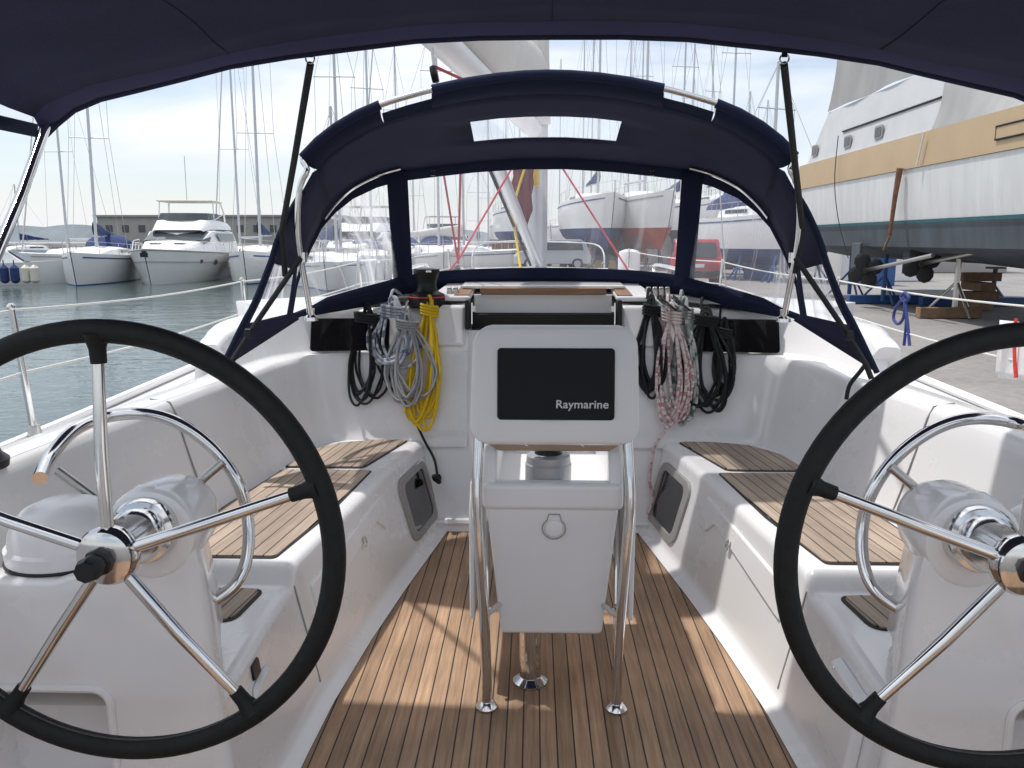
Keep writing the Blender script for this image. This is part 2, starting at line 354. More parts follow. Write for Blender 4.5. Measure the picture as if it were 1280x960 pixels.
# ---- seats with their fronts
def wallpt(s,y,t,off=0.):
    """point on the seat front, t 0 (foot) .. 1 (seat edge); off = proud of it towards the middle"""
    xs=lerp(XS,y)+.05; xe=lerp(XE,y); z=.05+(seatz(y)-.035-.05)*t
    return Vector((s*(xs+(xe-xs)*t-off),y,z))
sy=[1.66,1.75,1.85,1.95,2.03]+[2.1+.02*i for i in range(18)]+[2.5+.1*i for i in range(15)]+[3.97,4.0]
sy=sorted(set(round(y,3) for y in sy))
SEAT={}
for s in(-1,1):
    rows=[]
    for y in sy:
        xs=lerp(XS,y); xe=lerp(XE,y); z=seatz(y); xb=lerp([(-.6,1.36),(2.06,1.36),(2.74,1.31),(3.3,1.27),(4,1.2)],y)
        P=[(xs-.006,.004),(xs+.006,.012),(xs+.030,.018),(xs+.045,.03),(xs+.052,.055)]
        w0=Vector((xs+.05,.055)); w1=Vector((xe,z-.045))
        for t in(.08,.3,.6,.9): p=w0+(w1-w0)*t; P.append((p.x,p.y))
        rr=.036
        for a in(0,20,40,60,80,90): P.append((xe+rr-rr*math.cos(R(a)),z-rr+rr*math.sin(R(a))))
        P+= [(xe+.08,z),(xe+.2,z),(xb,z),(xb+.06,z)]
        rows.append([Vector((s*x,y,zz)) for x,zz in P])
    seat=MB().grid(rows).build('cockpit_seat','gel',Y,ang=60); SEAT[s]=seat
    # teak pads
    def pad(poly,z,side=s,par=seat):
        pts=[Vector((side*x,y,z)) for x,y in poly]
        mb=MB(); n=len(pts); mb.prism(pts,(0,0,.007)); o=mb.build('teak_panel','teakseat',par,bev=.0015,seg=1,smooth=False)
        # uv: planks parallel to the seat edge
        a=Vector((poly[0][0],poly[0][1])); b=Vector((poly[1][0],poly[1][1])); d=Vector((-.115,1)).normalized(); nn=Vector((-d.y,d.x))
        me=o.data; uvl=me.uv_layers[0]
        for li in range(len(me.loops)):
            co=me.vertices[me.loops[li].vertex_index].co; p=Vector((abs(co.x),co.y))-a
            uvl.data[li].uv=(p.dot(nn)*1.0+.02,p.dot(d))
        # thin dark caulk rim under it
        c=sum((Vector((p.x,p.y)) for p in pts),Vector((0,0)))/n
        rim=[]
        for p in pts:
            q=Vector((p.x,p.y))-c; q=q*(1+.012/q.length)+c; rim.append(Vector((q.x,q.y,z-.001)))
        MB().prism(rim,(0,0,.003)).build('caulk_border','caulk',o,smooth=False)
    def roundpoly(poly,r=.04,n=4):
        out=[]; m=len(poly)
        for i in range(m):
            a,b,c=Vector(poly[i-1]),Vector(poly[i]),Vector(poly[(i+1)%m])
            rr=min(r,(a-b).length*.4,(c-b).length*.4)
            p0=b+(a-b).normalized()*rr; p1=b+(c-b).normalized()*rr
            for k in range(n+1):
                t=k/n; q=p0*(1-t)**2+b*2*t*(1-t)+p1*t*t; out.append((q.x,q.y))
        return out
    pad(roundpoly([(.815,3.44),(.692,3.93),(.85,3.93),(1.02,3.87),(1.12,3.72),(1.165,3.44)],.03),SZ+.001)
    pad(roundpoly([(.880,2.41),(.820,2.82),(.768,3.385),(1.165,3.385),(1.225,2.9),(1.265,2.41)],.02),SZ+.001)
    pad(roundpoly([(.905,2.08),(.885,2.285),(1.285,2.285),(1.30,2.08)],.04),.386)
    # tinted port window in the seat front
    def wallpoly(y0,y1,t0,t1,rad,off):
        cy,ct=(y0+y1)/2,(t0+t1)/2
        return [wallpt(s,cy+a,ct+b/.38,off) for a,b in rrect(y1-y0,(t1-t0)*.38,rad,5)]
    o=MB(); n=0
    outp=wallpoly(3.45,3.88,.06,.90,.07,.012); inp=wallpoly(3.505,3.825,.15,.81,.045,.013); back=wallpoly(3.45,3.88,.06,.90,.07,-.02); inb=wallpoly(3.505,3.825,.15,.81,.045,-.02)
    m_=len(outp)
    o.grid([back+back[:1],outp+outp[:1],inp+inp[:1],inb+inb[:1]])
    fr=o.build('window_frame','grey',seat,bev=.004)
    MB().add(wallpoly(3.49,3.84,.13,.83,.045,.004),[tuple(range(m_))]).build('window_pane','glassdark',fr,smooth=False)
    # locker lid: shallow raised panel + latch
    pl=MB(); A=[(2.44,.80),(3.26,.93),(3.29,.58),(3.19,.56),(3.12,.72),(2.44,.50)]
    def wp(y,t,off): return wallpt(s,y,t,off)
    top=[wp(y,t,.009) for y,t in A]; bot=[wp(y,t,-.01) for y,t in A]
    pl.add(top+bot,[tuple(range(6)),tuple(range(11,5,-1))]+[(i,6+i,6+(i+1)%6,(i+1)%6) for i in range(6)])
    lid=pl.build('locker_lid','gel',seat,bev=.007,seg=3)
    lat=MB(); c=wp(2.93,.70,.012); nx=Vector((-s,0,.3)).normalized()
    lat.lathe([(0,.0),(.015,.0),(.016,.005),(.010,.008),(.0,.008)],c,nx,16)
    lat.tube([c+nx*.008+Vector((0,.014*math.sin(a),.014*math.cos(a)-.016)) for a in [2*math.pi*k/16 for k in range(16)]],.0022,6,closed=True)
    lat.build('latch','chrome',seat)
    # vertical joint groove where the helm seat begins
    g=MB(); g.tube([wallpt(s,2.335,t,.0) for t in(.0,.2,.4,.6,.8,1.0)],.0035,6); g.build('joint','grey',seat)
# small black switch + white cover (port), clear pocket (starboard)
def wallfix(s,y0,y1,t0,t1,th,rad,off=0.):
    cy,ct=(y0+y1)/2,(t0+t1)/2; H=.33
    a=[wallpt(s,cy+p,ct+q/H,off) for p,q in rrect(y1-y0,(t1-t0)*H,rad,4)]; b=[wallpt(s,cy+p*.92,ct+q*.92/H,off+th) for p,q in rrect(y1-y0,(t1-t0)*H,rad,4)]
    n=len(a); return MB().add(a+b,[tuple(range(n)),tuple(range(2*n-1,n-1,-1))]+[(i,n+i,n+(i+1)%n,(i+1)%n) for i in range(n)])
wallfix(-1,1.90,1.955,.86,1.0,.006,.004).build('switch_plate','black',SEAT[-1])
wallfix(-1,1.88,2.02,.45,.84,.016,.03).build('socket_cover','gel2',SEAT[-1],bev=.004)
pk=wallfix(1,1.80,2.02,.25,.97,.03,.01).build('winch_handle_pocket','gel2',SEAT[1],bev=.008)
for (yy,tt) in((1.83,.92),(1.98,.92),(1.98,.82),(1.83,.82)):
    MB().ball(wallpt(1,yy,tt,.032),.0045,8).build('screw','chrome',pk)
# ---- coaming / seat backs / bulkhead corner : swept around the cockpit
def coaming(s):
    # path of the bottom line (x,y), outward normal, ledge inset d, top height, top width, lean
    K=[(1.33,-.6,.0,.875,.24),(1.33,1.0,.0,.875,.24),(1.32,2.06,.0,.875,.24),(1.27,2.74,.0,.875,.25),(1.215,3.25,.0,.875,.26),(1.20,3.36,.0,.885,.27),
       (1.19,3.41,.05,1.0,.32),(1.185,3.56,.06,1.035,.35),(1.165,3.74,.06,1.06,.42),(1.11,3.88,.055,1.075,.5),(1.02,3.95,.035,1.085,.5),(.88,3.965,.015,1.095,.5),(.75,3.965,.0,1.10,.5),(.60,3.965,0,1.11,.5),(.39,3.965,0,1.12,.5)]
    n=len(K); fine=[]
    P=[Vector((k[0],k[1],0)) for k in K]
    sm=cr(P,4)
    for i,p in enumerate(sm):
        f=i/4; a=min(int(f),n-2); t=f-a
        v=[K[a][j]*(1-t)+K[a+1][j]*t for j in range(2,5)]
        fine.append((p,*v))
    rows=[]
    for i,(p,d,zt,w) in enumerate(fine):
        a=fine[max(i-1,0)][0]; b=fine[min(i+1,len(fine)-1)][0]; T=(b-a).normalized(); N_=Vector((T.y,-T.x,0))
        # outward: away from the middle / forward
        if N_.x<0 and abs(N_.x)>abs(N_.y): N_=-N_
        if abs(N_.y)>=abs(N_.x) and N_.y<0: N_=-N_
        fwd=max(0,N_.y)
        zl=.865-.0*fwd
        pr=[(-.03,SZ-.03),(-.012,SZ+.004),(.0,SZ+.02),(.012,SZ+.05),(.045,.60),(.085,.76),(.105,.84),(.116,.862),(.135,.873)]
        if fwd>.5: # bulkhead leans by .33
            pr=[(o if z<.5 else .33*(z-SZ)*.92,z) for o,z in pr]
        ol=pr[-1][0]
        up_=[(ol+d,.876 if d>0 else .874),(ol+d+.012*(1 if zt>.9 else .5),.89 if zt>.9 else .8745)]
        z1=max(zt-.03,.8746); o1=up_[-1][0]+ (zt-.89)*.33 if zt>.9 else up_[-1][0]+.01
        up_+=[(o1,z1),(o1+.008,max(zt-.010,.8748)),(o1+.03,zt),(max(w,o1+.06)+.0,zt-.004)]
        wo=up_[-1][0]
        if fwd<.6: up_+=[(wo+.02,zt-.02),(wo+.05,.72 if zt<.9 else .78),(wo+.06,.66)]
        else: up_+=[(wo+.1,zt+.01),(wo+.3,zt+.03),(wo+.4,zt+.03)]
        rows.append([Vector((s*(p.x+N_.x*o),p.y+N_.y*o,z)) for o,z in pr+up_])
    return MB().grid(rows).build('coaming','gel',Y,ang=55)
COAM={s:coaming(s) for s in(-1,1)}
for s in(-1,1):
    MB().grid([[Vector((s*1.40,y,z)) for z in(-.02,.2,.46)] for y in(-.6,0,.6,1.2,1.70)]).build('helm_side_panel','gel',COAM[s])
# moulded joints on the seat backs
for s in(-1,1):
    P=[]
    for (o,z) in((.004,.47),(.03,.56),(.068,.70),(.097,.82),(.117,.866),(.19,.878)): P.append(Vector((s*(1.262+o),2.82,z)))
    MB().tube(P,.003,6).build('joint','grey',COAM[s])
# bulkhead centre panel
def bk(x,z,off=0): return Vector((x,BULK(z)-off,z))
mb=MB()
for x0,x1,z1 in((-.64,-.40,1.115),(-.40,.40,.985),(.40,.64,1.115)):
    mb.prism([bk(x0,-.02),bk(x1,-.02),bk(x1,z1),bk(x0,z1)],(0,.05,0))
bulk=mb.build('bulkhead','gel',Y,smooth=False)
MB().tube([bk(-.64,.045),bk(.64,.045)],.02,8).build('foot_fillet','gel',bulk)
for s in(-1,1):
    # black instrument panels
    a=MB(); pts=[]
    c=Vector((s*1.0,0,0))
    x0,x1=.80,1.20
    def ip(x,z,off): 
        yy=4.125-.05*max(0,(x-.95)/.25)**2+.33*(z-.97)-off
        return Vector((s*x,yy,z))
    rows=[]
    for off in (.0,.02):
        rows.append([ip((x0+x1)/2+p,.968+q,off) for p,q in rrect(x1-x0,.165,.018,4)])
    n=len(rows[0])
    a.add(rows[0]+rows[1],[tuple(range(n)),tuple(range(2*n-1,n-1,-1))]+[(i,n+i,n+(i+1)%n,(i+1)%n) for i in range(n)])
    pn=a.build('instrument_panel','glassdark',bulk,bev=.003)
    a=MB(); a.add([ip((x0+x1)/2+p,.968+q,.0222) for p,q in rrect(.24,.12,.01,3)],[tuple(range(16))]); a.build('instrument_glass','glassdark',pn,smooth=False)
# ---- coachroof
mb=MB(); rows=[]
for y,hw,zt in((4.1,1.32,1.10),(4.3,1.32,1.13),(4.6,1.30,1.15),(5.5,1.22,1.17),(6.5,1.1,1.19),(7.6,.9,1.17),(8.6,.62,1.10),(9.2,.4,1.02)):
    zt+=.0; zd=.70+.035*(y-2.8)
    rows.append([Vector((x*hw,y,z)) for x,z in((-1.12,zd),(-1.07,zd+.05),(-1.02,zt-.08),(-.96,zt-.02),(-.85,zt),(-.45,zt+.025),(0,zt+.035),(.45,zt+.025),(.85,zt),(.96,zt-.02),(1.02,zt-.08),(1.07,zd+.05),(1.12,zd))])
# central slot for companionway only in the aftmost part: start the roof a little further forward there
roof=MB().grid([[p+Vector((0,(.42 if (r==0 and abs(p.x)<.7) else 0),0)) for p in row] for r,row in enumerate(rows)]).build('coachroof','gel',Y)
# companionway blocks
cw=empty('companionway',(0,0,0)); cw.parent=Y
for s in(-1,1):
    b=MB(); b.prism([(s*.40,3.0,0)],(0,0,0)) if False else None
    P=[bk(s*.405,.905,.028),bk(s*.60,.905,.028),bk(s*.60,1.115,.028),bk(s*.405,1.115,.028)]
    MB().prism(P,(0,.32,0)).build('pillar','gel',cw,bev=.022,seg=4)
    MB().prism([Vector((s*.385,4.20,1.13)),Vector((s*.60,4.20,1.13)),Vector((s*.52,4.58,1.20)),Vector((s*.36,4.58,1.20))],(0,0,.028)).build('slide_rail','gel2',cw,bev=.012)
    MB().prism([Vector((s*.39,4.215,1.160)),Vector((s*.47,4.215,1.160)),Vector((s*.425,4.57,1.230)),Vector((s*.365,4.57,1.230))],(0,0,.006)).build('teak_trim','teakplain',cw,smooth=False)
    MB().box((s*.392,4.14,1.07),(.022,.10,.15)).build('washboard_guide','black',cw,bev=.002)
    j=MB(); j.tube([(s*.372,4.12,1.02),(s*.372,4.13,1.13)],.007,8); j.box((s*.36,4.13,1.10),(.02,.012,.03)); j.build('hinge','chrome',cw)
MB().box((0,4.37,1.01),(.76,.28,.10)).build('opening_shade','dark',cw)  # solid dark box, painted as the shade inside the companionway
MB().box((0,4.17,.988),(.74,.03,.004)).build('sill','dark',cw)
MB().box((0,4.30,1.112),(.74,.012,.10)).build('hatch_front','gel2',cw,bev=.004)
MB().box((0,4.275,1.182),(.67,.05,.036)).build('teak_handrail','teakplain',cw,bev=.006)
MB().prism([(-.44,4.33,1.19),(.44,4.33,1.19),(.44,5.3,1.25),(-.44,5.3,1.25)],(0,0,.02)).build('sliding_hatch','gel',cw,bev=.01)
# ---- deck, toe rail, hull
dz=lambda y: .70+.035*(y-2.8) if y>2.8 else .70-.0*(y)
HB=[(-1.2,1.72),(0,1.84),(1.5,1.92),(3,1.95),(5,1.90),(6.5,1.72),(8,1.36),(9.2,.9),(10.2,.42),(10.8,.06)]
ys=[-1.2,-.5,0,.7,1.5,2.2,3,3.6,4.2,5,5.7,6.5,7.2,8,8.6,9.2,9.7,10.2,10.8]
deck=MB()
for s in(-1,1):
    deck.grid([[Vector((s*min(1.42 if y<4.2 else 1.25,lerp(HB,y)*.5 if y>8.9 else 9),y,dz(y)+.0)),Vector((s*lerp(HB,y),y,dz(y)))] for y in ys if y<9])
deck.grid([[Vector((-lerp(HB,y),y,dz(y)+.003)),Vector((0,y,dz(y)+.04)),Vector((lerp(HB,y),y,dz(y)+.003))] for y in ys if y>=8.6])
dk=deck.build('side_deck','nonskid',Y)
rail=MB()
for s in(-1,1): rail.tube(cr([Vector((s*(lerp(HB,y)-.01),y,dz(y)+.02)) for y in ys],4),.02,8)
rail.build('toe_rail','gel2',Y)
hull=MB()
for s in(-1,1):
    hull.grid([[Vector((s*lerp(HB,y)*k,y-(1-k)*.2,z)) for k,z in((1,dz(y)+.01),(1.0,dz(y)-.2),(.985,.1),(.93,-.35),(.85,-.75),(.6,-1.2),(0.02,-1.45))] for y in ys])
hull.grid([[Vector((x*1.72,-1.2,z)) for x in(-1,0,1)] for z in(.7,-.3,-1.2)])
hull.build('hull','hullwhite',Y)
# genoa track + red cover line lying on the side deck
for s in(-1,1):
    t=MB(); t.box((s*1.66,3.9,dz(3.9)+.012),(.03,2.6,.018)); t.build('genoa_track','brushed',dk)
    c=MB(); c.box((s*1.66,3.35,dz(3.35)+.035),(.045,.14,.05)); c.lathe([(0,-.012),(.022,-.012),(.022,.012),(0,.012)],(s*1.66,3.33,dz(3.3)+.065),(1,0,0),14); c.build('track_car','black',dk)
    t=MB(); t.tube(cr([(s*1.60,3.25,dz(3)+.02),(s*1.63,3.6,dz(3)+.03),(s*1.58,4.0,dz(4)+.03),(s*1.55,4.6,dz(4.6)+.03)],6),.007,6); t.build('furling_line','rope_red',dk)
# headsail winches outboard of the wheels
for s in(-1,1):
    w=MB(); w.lathe([(.075,0),(.078,.02),(.062,.035),(.05,.07),(.052,.11),(.066,.13),(.066,.145),(.03,.15),(0,.15)],(s*1.47,1.92,.878),(0,0,1),24)
    w.build('winch','black',Y)
# ---- steering wheels
def wheel(s):
    c=Vector((s*.862,1.45,.856)); Rr=.4295
    rim=MB(); n=96
    rim.tube([c+Vector((Rr*math.cos(2*math.pi*k/n),0,Rr*math.sin(2*math.pi*k/n))) for k in range(n)],.0215,14,closed=True)
    st=MB().tube([c+Vector(((Rr-.0212)*math.cos(2*math.pi*k/n),-.004,(Rr-.0212)*math.sin(2*math.pi*k/n))) for k in range(n)],.0022,6,closed=True)
    w=rim.build('steering_wheel','leather',Y,label='black leather covered steering wheel on the '+('left' if s<0 else 'right')+' helm')
    st.build('stitched_seam','grey2',w)
    angs=[90,18,-54,-126,162] if s<0 else [88,16,-56,-128,160]
    hub=Vector((c.x,1.425,c.z))
    for a in angs:
        d=Vector((math.cos(R(a)),0,math.sin(R(a))))
        sp=MB(); sp.tube([hub+d*.035,c+d*.20+Vector((0,-.02,0)),c+d*(Rr-.035)],[.0125,.0125,.0105],14)
        sp_=sp.build('spoke','chrome',w)
        b=MB(); b.tube([c+d*(Rr-.062),c+d*(Rr-.035),c+d*(Rr-.022),c+d*(Rr-.005)],[.0145,.0155,.019,.026],14); b.build('rim_boot','leather',w)
    h=MB(); h.lathe([(.0,-.02),(.052,-.02),(.058,-.008),(.058,.012),(.052,.022),(.03,.03),(.0,.03)],hub,(0,-1,0),32)
    h.build('hub','chrome',w)
    k=MB(); k.lathe([(.0,.028),(.027,.028),(.027,.045),(.022,.048),(.024,.075),(.020,.088),(0,.088)],hub,(0,-1,0),8); k.build('locking_knob','black',w)
    sh=MB(); sh.lathe([(.022,0),(.022,.10),(.050,.10),(.058,.115),(.056,.15),(.066,.152),(.071,.165),(.072,.19),(.0,.19)],hub+Vector((0,.02,0)),(s*.17,1,-.14),32); sh.build('shaft','chrome',w)
    return w
WHEEL={s:wheel(s) for s in(-1,1)}
# ---- helm consoles
def console(s):
    prof=[(.705,-.01),(.735,.06),(.752,.30),(.762,.44),(.768,.55),(.776,.65),(.79,.76),(.808,.84),(.84,.895),(.88,.92),(.92,.918),(.955,.895),(.985,.84),(1.0,.775),(1.04,.725),(1.12,.70),(1.30,.70),(1.38,.69),(1.41,.4),(1.41,-.01)]
    # stations aft -> fwd: (y, inward shrink towards a centre, height scale)
    st=[(1.655,.035),(1.64,.018),(1.645,.006),(1.665,0),(1.80,-.004),(1.92,.0),(1.98,.015),(2.01,.04)]
    st=[(1.640,.040),(1.640,.012),(1.650,.003),(1.67,0),(1.80,0),(1.92,.0),(1.97,.010),(2.0,.03)]
    rows=[]
    ctr=Vector((.90,.45))
    for y,k in st:
        row=[]
        for x,z in prof:
            zz=z-(k*1.0 if z>.1 else 0)
            f=(y-1.65)/.35
            # column narrows and the flank sweeps out into the seat going forward
            xx=x+(k if x<.9 else (-k if x<1.0 else 0))
            if z>.5 : zz-= .12*max(0,f)**1.6
            if x<.80 and z<.5 and y>1.75: xx+= .06
            if x<.93 and z>.28: xx+= .12*max(0,f)**1.1*min(1,(z-.28)/.2)*(1-max(0,(x-.84)/.2))
            row.append(Vector((s*xx,y,zz)))
        rows.append(row)
    mb=MB().grid(rows)
    # aft face with a real recess: outer cap built as ring to the recess mouth, then the recess walls
    base=rows[0]; n=len(base)
    mouth=[Vector((s*(1.19+p),1.640,.27+q)) for p,q in rrect(.34,.33,.035,4)]
    o=len(mb.v)
    me=mb.build('helm_console','gel',Y,ang=50)
    bm=bmesh.new()
    vs=[bm.verts.new(p) for p in base]; vm=[bm.verts.new(p) for p in mouth]
    es=[bm.edges.new((vs[i],vs[(i+1)%n])) for i in range(n)]; em=[bm.edges.new((vm[i],vm[(i+1)%len(vm)])) for i in range(len(vm))]
    bmesh.ops.triangle_fill(bm,use_beauty=True,edges=es+em)
    # recess walls
    back=[bm.verts.new(v.co+Vector((0,.16,0))) for v in vm]
    for i in range(len(vm)): bm.faces.new((vm[i],vm[(i+1)%len(vm)],back[(i+1)%len(vm)],back[i]))
    bm.faces.new(back)
    bmesh.ops.recalc_face_normals(bm,faces=bm.faces)
    m2=bpy.data.meshes.new('aft_face'); bm.to_mesh(m2); bm.free(); m2.materials.append(M['gel'])
    fo=bpy.data.objects.new('aft_face',m2); col.objects.link(fo); fo.parent=me
    rim=MB(); rr=[Vector((s*(1.19+p),1.636,.27+q)) for p,q in rrect(.355,.345,.04,5)]; rim.tube(rr,.009,8,closed=True); rim.build('recess_rim','gel2',me)
    # hub boss
    b=MB(); b.lathe([(.0,-.19),(.06,-.185),(.085,-.165),(.099,-.12),(.104,-.03),(.104,0),(.103,.018),(.098,.03),(.09,.034),(0,.034)],(s*.893,1.668,.812),(-s*.05,-1,.03),40); b.build('wheel_boss','gel',me)
    # compass dome on the outboard shelf
    d=MB(); cpos=Vector((s*1.175,1.80,.700))
    d.lathe([(.133,0),(.135,.035),(.127,.042),(.124,.065),(.113,.095),(.09,.120),(.055,.135),(.0,.140)],cpos,(0,0,1),40); dm=d.build('compass_dome','gel2',me)
    d=MB(); d.lathe([(.134,-.004),(.1375,0),(.1375,.004),(.133,.006)],cpos,(0,0,1),40); d.build('gasket','caulk',dm)
    return me
CONS={s:console(s) for s in(-1,1)}
# ---- stainless guard hoops ahead of the consoles
for s in(-1,1):
    px=[(50,598),(62,572),(90,540),(130,522),(180,517),(225,530),(268,562),(298,605),(310,650),(308,700),(290,735),(245,764)]
    pts=[at(u,v,Y=(1.62+.32*min(1,i/3)) if i<4 else (1.94 if i<9 else (1.94,1.90,1.85,1.80)[i-8])) for i,(u,v) in enumerate(px)]
    # snap to a smooth hoop
    P=cr([(p if s<0 else Vector((-p.x,p.y,p.z))) for p in pts],6)
    g=MB().tube(P,.0155,14).build('guard_hoop','chrome',Y)
    for a,b in(((72,588),(135,634)),((278,578),(215,632))):
        q=[at(*a,Y=1.90),at(*b,Y=1.90 if b[0]<200 else 1.84)]
        q=[p if s<0 else Vector((-p.x,p.y,p.z)) for p in q]
        MB().tube(q,.0115,12).build('strut','brushed',g)
# ---- cockpit table / instrument pedestal
tb=empty('cockpit_table'); tb.parent=Y; TX=.012
def tp(u,v,y): return at(u,v,Y=y)
def taper(z0,z1,w0,w1,y0a,y0b,y1a,y1b):
    return [Vector((TX+w0*a,(y0a if b<0 else y0b),z0)) for a,b in((-1,-1),(1,-1),(1,1),(-1,1))]+[Vector((TX+w1*a,(y1a if b<0 else y1b),z1)) for a,b in((-1,-1),(1,-1),(1,1),(-1,1))]
bf=[(0,1,2,3),(7,6,5,4),(0,4,5,1),(1,5,6,2),(2,6,7,3),(3,7,4,0)]
MB().add(taper(.195,.632,.163,.206,2.39,2.80,2.365,2.95),bf).build('storage_box','gel2',tb,bev=.014)
# upper tray: low front lip, higher sides and back around an open well
w=.218; ya,yb=2.345,2.96
rb=MB().box((TX,ya+.03,.672),(2*w,.06,.085)).build('table_tray','gel2',tb,bev=.018,seg=4)
for sx in(-1,1):
    x0=TX+sx*(w-.045)
    MB().prism([(x0,ya+.012,.63),(x0,yb,.63),(x0,yb,.86),(x0,ya+.13,.86),(x0,ya+.055,.80),(x0,ya+.012,.705)],(sx*.045,0,0)).build('tray_side','gel2',rb,bev=.014,seg=4)
MB().box((TX,yb-.02,.74),(2*w-.01,.04,.24)).build('tray_back','gel2',rb,bev=.012)
MB().box((TX,2.66,.655),(2*w-.09,.55,.012)).build('tray_floor','gel2',rb)
MB().lathe([(0,.0),(.072,.0),(.074,.01),(.074,.085),(.070,.09),(.071,.094),(.069,.112),(.06,.118),(0,.118)],(TX-.012,2.47,.662),(0,0,1),40).build('cup_base','silver',rb)
MB().lathe([(0,.118),(.045,.118),(.043,.128),(.034,.145),(.034,.165),(.046,.19),(.046,.24),(0,.24)],(TX-.012,2.47,.662),(0,0,1),32).build('compass_stem','black',rb)
# pull logo on the front
lg=MB(); c0=Vector((TX+.005,2.3635,.570))
def lring(pts,r=.0012): lg.tube(pts,r,5,closed=True)
ringp=[]
for k in range(25):
    a=R(128+ (412-128)*k/24); ringp.append(c0+Vector((.036*math.cos(a),0,.034*math.sin(a)-.005)))
ringp+= [c0+Vector((.017,.0,.042)),c0+Vector((-.017,.0,.042))]
lg.tube(ringp,.0018,6,closed=True)
lg.build('pull_outline','grey',tb)
MB().lathe([(0,0),(.026,0),(.027,.003),(.022,.005),(0,.005)],c0+Vector((0,.002,-.005)),(0,-1,0),28).build('pull_button','gel2',tb)
for sx in(-1,1):
    # folded table leaves
    MB().prism([(TX+sx*.248,2.40,.24),(TX+sx*.248,2.40,.60),(TX+sx*.245,2.44,.69),(TX+sx*.245,3.25,.72),(TX+sx*.248,3.25,.26)],(sx*.016,0,0)).build('table_leaf','gel2',tb,bev=.006)
    # main tube
    P=cr([(TX+sx*.222,2.375,.93),(TX+sx*.228,2.34,.80),(TX+sx*.232,2.31,.68),(TX+sx*.222,2.295,.5),(TX+sx*.21,2.29,.3),(TX+sx*.204,2.285,.12),(TX+sx*.204,2.285,.01)],6)
    l=MB().tube(P,.0165,14).build('leg','chrome',tb)
    MB().lathe([(.034,0),(.034,.004),(.026,.014),(.019,.02),(0,.02)],(TX+sx*.204,2.285,.003),(0,0,1),24).build('foot_plate','chrome',l)
    P=cr([(TX+sx*.222,2.36,.70),(TX+sx*.215,2.50,.5),(TX+sx*.205,2.62,.3),(TX+sx*.20,2.66,.15),(TX+sx*.202,2.50,.05),(TX+sx*.204,2.30,.035)][:4],6)
    l2=MB().tube([(TX+sx*.215,2.50,.62),(TX+sx*.205,2.36,.18)],.009,10).build('brace','chrome',tb)
    MB().tube([(TX+sx*.213,2.30,.30),(TX+sx*.16,2.40,.30)],.010,10).build('crossbar','chrome',tb)
p=MB().tube([(-.055,2.44,.0),(-.055,2.44,.20)],.036,24).build('centre_post','chrome',tb)
MB().lathe([(.058,0),(.058,.006),(.045,.016),(.037,.022),(0,.022)],(-.055,2.44,.002),(0,0,1),32).build('foot_plate','chrome',p)
# instrument pod
pod=MB(); cpos=Vector((TX+.003,2.35,1.020)); tilt=R(8)
def podp(x,z,o):  # o = depth away from viewer
    return cpos+Vector((x,z*math.sin(tilt)+o*math.cos(tilt),z*math.cos(tilt)-o*math.sin(tilt)))
def pring(w,h,r,o,tp_=1.):
    out=[]
    for x,z in rrect(w,h,r,8):
        k=1.012+.022*(-z/(h/2)); out.append(podp(x*k*(1+ .0),z+ (.010*(1-(x/(w/2))**2))*(1 if z>0 else -.3),o))
    return out
rings=[pring(.40,.27,.05,.095),pring(.47,.33,.055,.085),pring(.495,.352,.06,.06),pring(.50,.358,.06,.03),pring(.498,.356,.06,.014),pring(.488,.346,.052,.004),pring(.47,.328,.05,0)]
rows=[r+r[:1] for r in rings]
pod.grid(rows); n=len(rings[0])
pod.add(rings[-1],[tuple(range(n))]); pod.add(rings[0],[tuple(range(n))])
pd=pod.build('instrument_pod','gel2',tb,ang=40)
scn=MB(); a=[podp(x+.003,z+.005,-.001) for x,z in rrect(.353,.217,.012,4)]; b=[podp(x+.003,z+.005,-.010) for x,z in rrect(.347,.211,.011,4)]
n=len(a); scn.add(a+b,[tuple(range(n)),tuple(range(2*n-1,n-1,-1))]+[(i,n+i,n+(i+1)%n,(i+1)%n) for i in range(n)])
scr=scn.build('screen_cover','screen',pd,bev=.002)
fc=bpy.data.curves.new('lettering','FONT'); fc.body='Raymarine'; fc.size=.0345; fc.align_x='RIGHT'; fc.extrude=.0004; fc.offset=.0005; fc.space_character=1.02
to=bpy.data.objects.new('lettering_tmp',fc); col.objects.link(to); bpy.context.view_layer.update()
dg=bpy.context.evaluated_depsgraph_get(); tm=bpy.data.meshes.new_from_object(to.evaluated_get(dg)); bpy.data.objects.remove(to)
txt=bpy.data.objects.new('lettering',tm); tm.materials.clear(); tm.materials.append(M['letter']); col.objects.link(txt); txt.parent=scr
txt.location=podp(.160,-.066,-.0125); txt.rotation_euler=(math.pi/2-tilt,0,0); txt.scale=(1.06,1.0,1)
for v in tm.vertices: v.co.x+=v.co.y*.05
MB().box(podp(0,-.100,-.0105),(.07,.003,.003)).build('cover_lip','black',scr)
for sx in(-1,1): MB().ball(podp(sx*.085,-.183,.03),.006,10).build('screw','chrome',pd)
MB().prism([podp(-.225,-.17,.05),podp(.225,-.17,.05),podp(.17,-.205,.06),podp(-.17,-.205,.06)],(0,.05,0)).build('bracket','brushed',pd,bev=.004)
